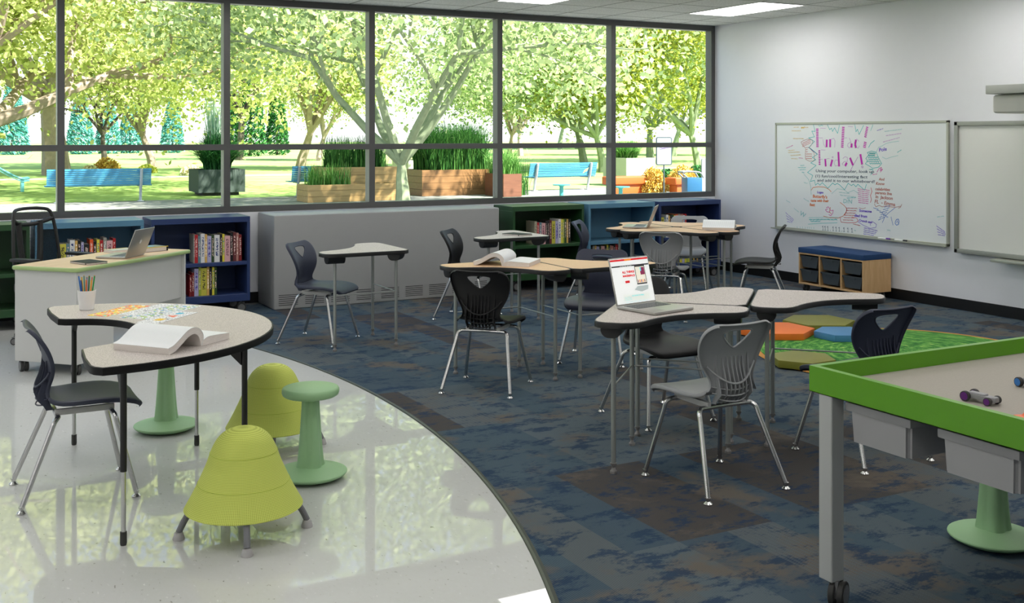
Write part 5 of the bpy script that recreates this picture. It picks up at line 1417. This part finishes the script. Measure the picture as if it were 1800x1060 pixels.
x, y = gp(-60, 34.0); tree('oak', x, y, .62, 2.9, 'yellow-green tree whose crown hangs in at the left picture edge')
# conifers
def conifer(seed, Ht, rad, n, leafm, size):
    R = random.Random(seed); V = []; Fc = []
    for i in range(n):
        z = Ht * R.random() ** .8; k = 1 - z / Ht; rr = rad * (k ** .55) * (.75 + .3 * R.random()) * (.9 if z > .2 else .6); a = R.uniform(0, 2 * PI)
        c = Vector((rr * math.cos(a), rr * math.sin(a), z)); n_ = Vector((R.gauss(0, 1), R.gauss(0, 1), R.gauss(0, 1))).normalized(); p = n_.orthogonal().normalized(); q = n_.cross(p); s_ = size * R.uniform(.6, 1.4)
        k0 = len(V); V += [c - p * s_, c + q * s_ * .3, c + p * s_, c - q * s_ * .3]; Fc.append((k0, k0 + 1, k0 + 2, k0 + 3))
    me = bpy.data.meshes.new('foliage'); me.from_pydata([tuple(v) for v in V], [], Fc); me.materials.append(leafm); me.update()
    mb = MB(); mb.lathe([(.12, 0), (.05, Ht * .9), (0, Ht * .92)], 8); return mb.mesh('trunk', BK3), me
CB = conifer(2, 5.6, 1.45, 5200, LC, .17); CG = conifer(4, 7.0, 1.25, 5600, LG, .17)
for px, yy, key, s_, lab in ((22, 104, CB, 1.15, 'blue-green conifer at the left picture edge on the far lawn'), (142, 104, CB, 1.0, 'blue-green conifer just right of the huge tree trunk'), (190, 106, CB, .95, 'blue-green conifer, middle of the three between the huge trunk and the slim tree'),
                             (229, 108, CB, .93, 'blue-green conifer just left of the slim yellow-green tree'), (303, 108, CB, .95, 'blue-green conifer right of the slim yellow-green tree'),
                             (440, 88, CG, 1.15, 'dark green conifer right of the dark planter'), (408, 92, CG, .9, 'dark green conifer half behind the window post at the dark planter'), (487, 92, CG, .95, 'smaller dark green conifer left of the second blue bench')):
    x, y = gp(px, yy); t = thing('conifer', lab, 'tree', (x, y, 0), px * .1, 'conifers on the far lawn'); t.scale = (s_, s_, s_); link('trunk', key[0], t); link('foliage', key[1], t)

# grasses and bushes
def grass_clump(seed, n, ht, rad, m, w=.012, lean=.5, hang=.5, boxx=None):
    R = random.Random(seed); V = []; Fc = []
    for i in range(n):
        if boxx: bx, by = R.uniform(-boxx[0], boxx[0]), R.uniform(-boxx[1], boxx[1])
        else:
            a0 = R.uniform(0, 2 * PI); r0 = rad * math.sqrt(R.random()); bx, by = r0 * math.cos(a0), r0 * math.sin(a0)
        a = R.uniform(0, 2 * PI); l = lean * R.random(); h = ht * R.uniform(.6, 1.05); P = []
        for k in range(5):
            q = k / 4; out = l * h * q * q * 1.3; z = h * (q - hang * l * q ** 3)
            P.append(Vector((bx + out * math.cos(a), by + out * math.sin(a), z)))
        sd = Vector((-math.sin(a), math.cos(a), 0)); sd.rotate(Matrix.Rotation(R.uniform(-.9, .9), 3, 'Z')); k0 = len(V)
        for k, p in enumerate(P): ww = w * (1 - .85 * k / 4); V += [p - sd * ww, p + sd * ww]
        for k in range(4): Fc.append((k0 + 2 * k, k0 + 2 * k + 1, k0 + 2 * k + 3, k0 + 2 * k + 2))
    me = bpy.data.meshes.new('grass'); me.from_pydata([tuple(v) for v in V], [], Fc); me.materials.append(m); me.update(); return me
GR1 = leaf_mat('dark_fountain_grass', (16, 56, 24), (34, 92, 40), (84, 150, 84), .25)
GR2 = leaf_mat('bright_grass', (44, 100, 30), (92, 150, 60), (160, 200, 120), .35)
GR3 = leaf_mat('bulrush_green', (22, 62, 24), (48, 100, 40), (104, 156, 76), .3)
def grass(label, x, y, z, me, rz=0, sc=1): 
    o = link('ornamental_grass', me, None, (x, y, z), (0, 0, rz)); o.scale = (sc, sc, sc); tag(o, label, 'plant', 'ornamental grasses in the planters'); return o
def bush(label, x, y, z, rad, ht, m, seed, n=2600, size=.05):
    R = random.Random(seed); V = []; Fc = []
    for i in range(n):
        u = Vector((R.gauss(0, 1), R.gauss(0, 1), abs(R.gauss(0, 1)))).normalized() * (R.random() ** .35); c = Vector((u.x * rad, u.y * rad, u.z * ht))
        n_ = Vector((R.gauss(0, 1), R.gauss(0, 1), R.gauss(0, 1))).normalized(); p = n_.orthogonal().normalized(); q = n_.cross(p); s_ = size * R.uniform(.6, 1.4)
        k0 = len(V); V += [c - p * s_, c + q * s_ * .45, c + p * s_, c - q * s_ * .45]; Fc.append((k0, k0 + 1, k0 + 2, k0 + 3))
    me = bpy.data.meshes.new('bush'); me.from_pydata([tuple(v) for v in V], [], Fc); me.materials.append(m); me.update()
    o = link('bush', me, None, (x, y, z)); tag(o, label, 'plant', 'bushes outdoors'); return o
GOLD = leaf_mat('golden_bush_leaf', (150, 110, 30), (206, 166, 70), (238, 214, 130), .3)
CREAM = leaf_mat('cream_bush_leaf', (190, 180, 130), (220, 214, 170), (240, 236, 210), .3)

def planter(label, x0, x1, y0, y1, z1, m, z0=0.0, foot=False, boards=0):
    t = thing('planter', label, 'planter', ((x0 + x1) / 2, (y0 + y1) / 2, 0), 0, 'planters on the terrace')
    hx, hy = (x1 - x0) / 2, (y1 - y0) / 2; e = .05; mb = MB()
    for a in ((-hx, hx, -hy, -hy + e), (-hx, hx, hy - e, hy), (-hx, -hx + e, -hy + e, hy - e), (hx - e, hx, -hy + e, hy - e)):
        if boards:
            for k in range(boards):
                mb.box(*a, z0 + (z1 - z0) * k / boards, z0 + (z1 - z0) * (k + 1) / boards - .006)
        else: mb.box(*a, z0, z1)
    part('box', mb, m, t, smooth=False)
    mb = MB(); mb.box(-hx + e, hx - e, -hy + e, hy - e, z0 + .02, z1 - .07); part('soil', mb, mat('soil', (60, 44, 32), .95), t, smooth=False)
    if foot: mb = MB(); mb.box(-hx + .15, hx - .15, -hy + .1, hy - .1, 0, z0); part('foot', mb, mat('dark_foot', (40, 42, 40), .8), t, smooth=False)
    return t
M_dark = mat('dark_concrete', (62, 74, 68), .85, var=.15, scale=4)
M_sand = wood_mat('sandy_cedar', (160, 128, 78), (182, 150, 98), 'X', 2)
M_brown = wood_mat('brown_timber', (112, 80, 46), (134, 98, 60), 'X', 2)
M_redb = wood_mat('reddish_timber', (96, 60, 42), (112, 72, 52), 'X', 2)
M_pale = mat('pale_concrete', (168, 168, 154), .85, var=.08, scale=4)
x0, y0 = at(349, 344.5); x1, _ = gp(431, y0)
planter('dark grey concrete planter with fountain grass beside the left blue bench', x0, x1, y0, y0 + 1.25, .72, M_dark, .08, True)
gcx, gcy = (x0 + x1) / 2, y0 + .6
grass('dark green fountain grass in the dark grey planter', gcx, gcy, .62, grass_clump(1, 2200, 1.30, .34, GR1, .017, .95, .62))
grass('tall pale feathery grass in the dark grey planter', gcx - .05, gcy + .1, .62, grass_clump(2, 260, 2.1, .16, leaf_mat('feather_grass', (120, 170, 150), (170, 200, 180), (220, 230, 214), .35), .018, .14, .2))
# wooden planters
xa, ya_ = gp(541, 26.3); xb, _ = gp(700, 26.3)
planter('low sandy timber planter in front, left of the forked tree', xa, xb, 26.3, 27.2, .44, M_sand, 0, False, 3)
grass('green reeds in the low sandy timber planter', (xa + xb) / 2 - .55, 26.75, .38, grass_clump(3, 420, .62, .3, GR2, .010, .35, .3, (.55, .25)))
xa, _ = gp(562, 27.9); xb, _ = gp(684, 27.9)
planter('tall sandy timber planter behind the low one', xa, xb, 27.3, 28.6, .84, M_sand, 0, False, 4)
grass('dense green reeds in the tall sandy timber planter', (xa + xb) / 2, 27.95, .78, grass_clump(4, 1500, .95, .3, GR3, .010, .35, .3, (.78, .45)))
xa, _ = gp(718, 33.0); xb, _ = gp(800, 33.0)
planter('speckled pale concrete planter behind the forked tree', xa, xb, 33.0, 34.4, .86, M_pale)
grass('spiky bright grass in the speckled pale concrete planter', (xa + xb) / 2, 33.6, .80, grass_clump(5, 1300, 1.1, .4, GR2, .012, .7, .4))
xa, _ = gp(742, 27.6); xb, _ = gp(860, 27.6)
planter('long brown timber planter right of the forked tree', xa, xb, 27.6, 28.9, .72, M_brown, 0, False, 4)
grass('big dark green bulrush clump in the long brown timber planter', (xa + xb) / 2 + .1, 28.2, .66, grass_clump(6, 3800, 1.45, .5, GR3, .012, .5, .35, (.95, .5)))
bush('dark green bush at the right end of the brown timber planter', (xa + xb) / 2 + .8, 28.5, .62, .75, 1.25, LG, 31, 3600, .045)
xa, _ = gp(885, 26.2); xb, _ = gp(917, 26.2)
planter('small reddish timber planter left of the third blue bench', xa, xb, 26.2, 27.3, .62, M_redb)
grass('loose green reeds in the small reddish planter', (xa + xb) / 2 + .05, 26.8, .56, grass_clump(7, 700, .85, .3, GR2, .009, .5, .4, (.3, .4)))
grass('thin dark reeds standing beside the small reddish planter', (xa + xb) / 2 + .62, 26.9, 0, grass_clump(9, 160, 1.1, .25, GR3, .009, .35, .3))
xa, _ = gp(1101, 30.0); xb, _ = gp(1152, 30.0)
planter('pale concrete planter with spiky grass behind the orange seats', xa, xb, 30.0, 31.4, .92, M_pale)
grass('spiky pale green fountain grass behind the orange seats', (xa + xb) / 2 - .1, 30.7, .84, grass_clump(8, 1500, .75, .35, GR2, .014, .9, .55))
for px, yy, r_, h_, m_, sd, lab in ((188, 50, .62, .72, GOLD, 41, 'golden round bush behind the left blue bench'), (158, 49.5, .42, .4, CREAM, 42, 'cream flowering bush left of the golden one behind the left bench'), (258, 51, .45, .36, leaf_mat('lemon_leaf', (170, 176, 60), (206, 210, 90), (230, 232, 140), .3), 43, 'lemon green low bush by the slim tree trunk'),
                              (335, 47, .45, .42, CREAM, 44, 'cream bush behind the dark grey planter'), (1148, 25.2, .42, .80, GOLD, 45, 'golden bush left of the easel sign pole'), (1200, 26.5, .55, .78, GOLD, 46, 'golden bush right of the easel sign pole'),
                              (1176, 27.4, .55, .66, LG, 47, 'dark green bush between the two golden bushes'), (1226, 28.0, .6, .72, LG, 48, 'dark green bush behind the blue cart')):
    x, y = gp(px, yy); bush(lab, x, y, 0, r_, h_, m_, sd, 1500 if yy > 40 else 2600, .07 if yy > 40 else .045)

# benches seen from behind
def slat_bench(label, xl, xr, y, rz):
    w = xr - xl; t = thing('park_bench', label, 'bench', ((xl + xr) / 2, y, 0), rz, 'blue slatted park benches')
    M_bb = mat('sky_blue_slat', (56, 132, 168), .5); M_bl = mat('white_bench_post', (170, 176, 180), .5)
    mb = MB()
    for k in range(8):
        z = .44 + k * .050; mb.box(-w / 2, w / 2, .02 - (z - .4) * .28, .045 - (z - .4) * .28, z, z + .046)
    part('back_slats', mb, M_bb, t, smooth=False)
    mb = MB()
    for k in range(6): mb.box(-w / 2 - .03, w / 2 + .03, .06 + k * .075, .12 + k * .075, .40, .425)
    part('seat_slats', mb, M_bb, t, smooth=False)
    for s_ in (-1, 1):
        x = s_ * w * .40
        mb = MB(); M = Matrix.Identity(4)
        mb.tube([(x, .10, 0), (x, .04, .35), (x, -.02, .42), (x, -.125, .83)], .038, 6); mb.tube([(x, .08, .39), (x, .50, .39)], .028, 6); mb.box(x - .07, x + .07, 0, .2, 0, .02)
        part('leg', mb, M_bl, t)
    return t
x0, _ = gp(82, 28.9); x1, _ = gp(265, 28.9); slat_bench('blue slatted park bench seen from behind at the left windows', x0, x1, 28.9, -.03)
x0, _ = gp(513, 28.9); x1 = x0 + 1.9; slat_bench('blue slatted park bench partly hidden by the sandy timber planters', x0, x1, 28.9, -.03)
x0, _ = gp(929, 28.6); x1, _ = gp(1048, 28.6); slat_bench('blue slatted park bench at the right, left of the easel sign', x0, x1, 28.6, .02)
# slide
x, y = at(22, 337); t = thing('slide', 'light blue playground slide chute at the left picture edge', 'slide', (x, y, 0))
mb = MB(); P = [(.45, 0, .34), (.15, 0, .36), (-.5, 0, .75), (-1.4, 0, 1.5), (-2.2, 0, 2.1)]
for s_ in (-.22, .22): mb.tube([(a, s_, c + .06) for a, _, c in P], .035, 8, smooth=4)
PP = catmull([Vector(p) for p in P], 4)
vs = [];
for p in PP: vs += [(p.x, -.22, p.z), (p.x, .22, p.z), (p.x, -.22, p.z - .03), (p.x, .22, p.z - .03)]
fs = []
for i in range(len(PP) - 1): q = 4 * i; fs += [(q, q + 4, q + 5, q + 1), (q + 2, q + 3, q + 7, q + 6), (q, q + 2, q + 6, q + 4), (q + 1, q + 5, q + 7, q + 3)]
mb.add(vs, fs); part('chute', mb, mat('slide_blue', (120, 200, 210), .35), t)
mb = MB(); mb.box(.22, .30, -.2, .2, 0, .36); part('leg', mb, mat('slide_blue', (120, 200, 210), .35), t, smooth=False)
mb = MB()
for s_ in (-.22, .22): mb.tube([(-2.2, s_, 0), (-2.2, s_, 2.9)], .04, 8)
part('post', mb, M_silver, t)
# orange seats, teal stools
M_or = mat('orange_moulded_seat', (176, 84, 30), .5); M_te = mat('teal_metal', (66, 160, 156), .4)
for pa, pb, yy, z_, lab in ((1066, 1136, 25.4, .53, 'orange moulded bench in front of the pale concrete planter'), (1178, 1203, 24.6, .50, 'small orange moulded seat beside the blue cart')):
    xa, _ = gp(pa, yy); xb, _ = gp(pb, yy); t = thing('moulded_bench', lab, 'bench', ((xa + xb) / 2, yy, 0), 0, 'orange moulded seats')
    w = (xb - xa) / 2; mb = MB(); mb.box(-w, w, -.25, .25, .30, z_, .05, 3); part('seat', mb, M_or, t)
    mb = MB(); mb.box(-w + .1, w - .1, -.18, .18, 0, .31, .02, 2); part('base', mb, M_or, t)
for px, yy, lab in ((987, 23.2, 'round teal stool in front of the third blue bench'), (1091, 21.6, 'round teal stool in front of the orange moulded bench')):
    x, y = gp(px, yy); t = thing('outdoor_stool', lab, 'stool', (x, y, 0), 0, 'round teal outdoor stools')
    mb = MB(); mb.lathe([(0, .435), (.21, .435), (.22, .445), (.22, .46), (0, .465)], 28); part('seat', mb, M_te, t)
    mb = MB(); mb.lathe([(.10, 0), (.055, .05), (.05, .40), (.09, .437)], 16); part('pedestal', mb, M_te, t)
# easel sign
x, y = gp(1167, 22.6); t = thing('easel_sign', 'grey sign board with purple handwriting on a dark pole outside', 'sign', (x, y, 0), -.43)
mb = MB(); mb.prism([(p[0], p[1] + 1.27) for p in rrect(-.205, .205, -.36, .36, .05)], -.02, .02, .005, 1, M=Matrix(((1, 0, 0, 0), (0, 0, 1, 0), (0, 1, 0, 0), (0, 0, 0, 1)))); part('sign_frame', mb, mat('slate_frame', (60, 72, 80), .5), t)
mb = MB(); mb.prism([(p[0], p[1] + 1.27) for p in rrect(-.180, .180, -.335, .335, .03)], -.024, .0, M=Matrix(((1, 0, 0, 0), (0, 0, 1, 0), (0, 1, 0, 0), (0, 0, 0, 1)))); part('sign_panel', mb, mat('sign_grey', (150, 158, 160), .5), t, smooth=False)
text_part("Ms Penney's", .075, (-.165, -.0255, 1.40), (1, 0, .16), (-.16, 0, 1), mat('sign_ink', (110, 70, 130), .6), t, 'sign_writing', .0008, offset=.001)
text_part("Classroom", .070, (-.115, -.0255, 1.31), (1, 0, .16), (-.16, 0, 1), mat('sign_ink', (110, 70, 130), .6), t, 'sign_writing', .0008, offset=.001)
mb = MB(); mb.tube([(0, 0, 0), (0, 0, .92)], .018, 8); mb.lathe([(0, 0), (.18, 0), (.17, .02), (0, .03)], 20); part('pole', mb, mat('slate_frame', (60, 72, 80), .5), t)
# cart
x, y = gp(1216, 22.3); t = thing('garden_cart', 'blue wheeled cart with grey push handle at the right end of the windows', 'cart', (x, y, 0), -.3)
mb = MB(); mb.box(-.20, .20, -.22, .22, .20, .60, .02, 2); part('tub', mb, mat('cart_blue', (30, 88, 126), .45), t)
mb = MB(); mb.tube([(-.18, -.16, .60), (-.30, -.18, .74), (.12, -.2, .74), (.24, -.2, .60)], .022, 8, smooth=3); mb.tube([(-.18, .16, .60), (-.30, .18, .74), (.12, .2, .74), (.24, .2, .60)], .022, 8, smooth=3); mb.tube([(-.30, -.18, .74), (-.30, .18, .74)], .022, 8)
part('handle', mb, mat('cart_grey', (110, 118, 116), .5), t)
for sx in (-1, 1):
    mb = MB(); mb.lathe([(0, -.03), (.11, -.03), (.12, 0), (.11, .03), (0, .03)], 20, Matrix.Translation((sx * .22, 0, .12)) @ Matrix.Rotation(PI / 2, 4, 'Y')); part('wheel', mb, M_rubber, t)
mb = MB(); mb.box(-.22, .22, -.02, .02, .10, .21, .004, 1); part('axle', mb, M_rubber, t, smooth=False)
x, y = gp(1243, 22.9); t = thing('display_panel', 'grey rounded display panel standing behind the blue cart', 'panel', (x, y, 0), -.3)
mb = MB(); mb.prism([(p[0], p[1] + .62) for p in rrect(-.16, .22, -.45, .45, .06)], -.03, .03, .006, 1, M=Matrix(((1, 0, 0, 0), (0, 0, 1, 0), (0, 1, 0, 0), (0, 0, 0, 1)))); part('panel_body', mb, mat('panel_grey', (140, 148, 150), .5), t)
mb = MB(); mb.box(-.20, .26, -.2, .2, 0, .18, .02, 1); part('panel_base', mb, mat('cart_blue', (30, 88, 126), .45), t)

# ------------------------------------------------------------------ sun, sky, camera
sd = bpy.data.lights.new('sun', 'SUN'); sd.energy = 23.0; sd.angle = math.radians(1.0); sd.color = (1.0, .96, .88)
so = bpy.data.objects.new('sun', sd); C.objects.link(so)
v = Vector((-.42, .60, -.78)); so.rotation_euler = v.to_track_quat('-Z', 'Y').to_euler()
w = bpy.data.worlds.new('sky'); SC.world = w; w.use_nodes = True; nt = w.node_tree; bg = nt.nodes['Background']
tc = N(nt, 'ShaderNodeTexCoord'); sp = N(nt, 'ShaderNodeSeparateXYZ'); L(nt, tc.outputs['Generated'], sp.inputs[0])
r = N(nt, 'ShaderNodeValToRGB'); e = r.color_ramp.elements
e[0].position = 0.0; e[0].color = (1.0, 1.0, 1.0, 1); e[1].position = 1.0; e[1].color = (.22, .40, .75, 1)
k = e.new(.07); k.color = (.95, .98, 1.0, 1); k = e.new(.16); k.color = (.62, .80, .98, 1)
L(nt, sp.outputs[2], r.inputs['Fac']); L(nt, r.outputs['Color'], bg.inputs['Color']); bg.inputs['Strength'].default_value = 2.0

cd = bpy.data.cameras.new('camera'); co = bpy.data.objects.new('camera', cd); C.objects.link(co); SC.camera = co
cd.sensor_fit = 'HORIZONTAL'; cd.sensor_width = 36.0; cd.lens = F * 36.0 / 1800.0
cd.shift_x = 0.0; cd.shift_y = -(530.0 - CY) / 1800.0
co.location = (0, 0, H); co.rotation_euler = (PI / 2, 0, -TH)
cd.clip_start = .05; cd.clip_end = 600
vs_ = SC.view_settings; vs_.view_transform = 'Standard'; vs_.look = 'None'; vs_.exposure = 0.0; vs_.gamma = 1.0; vs_.use_curve_mapping = False
SC.cycles.use_denoising = True
SC.cycles.max_bounces = 8; SC.cycles.diffuse_bounces = 4; SC.cycles.glossy_bounces = 4; SC.cycles.transparent_max_bounces = 16
SC.cycles.sample_clamp_indirect = 6.0
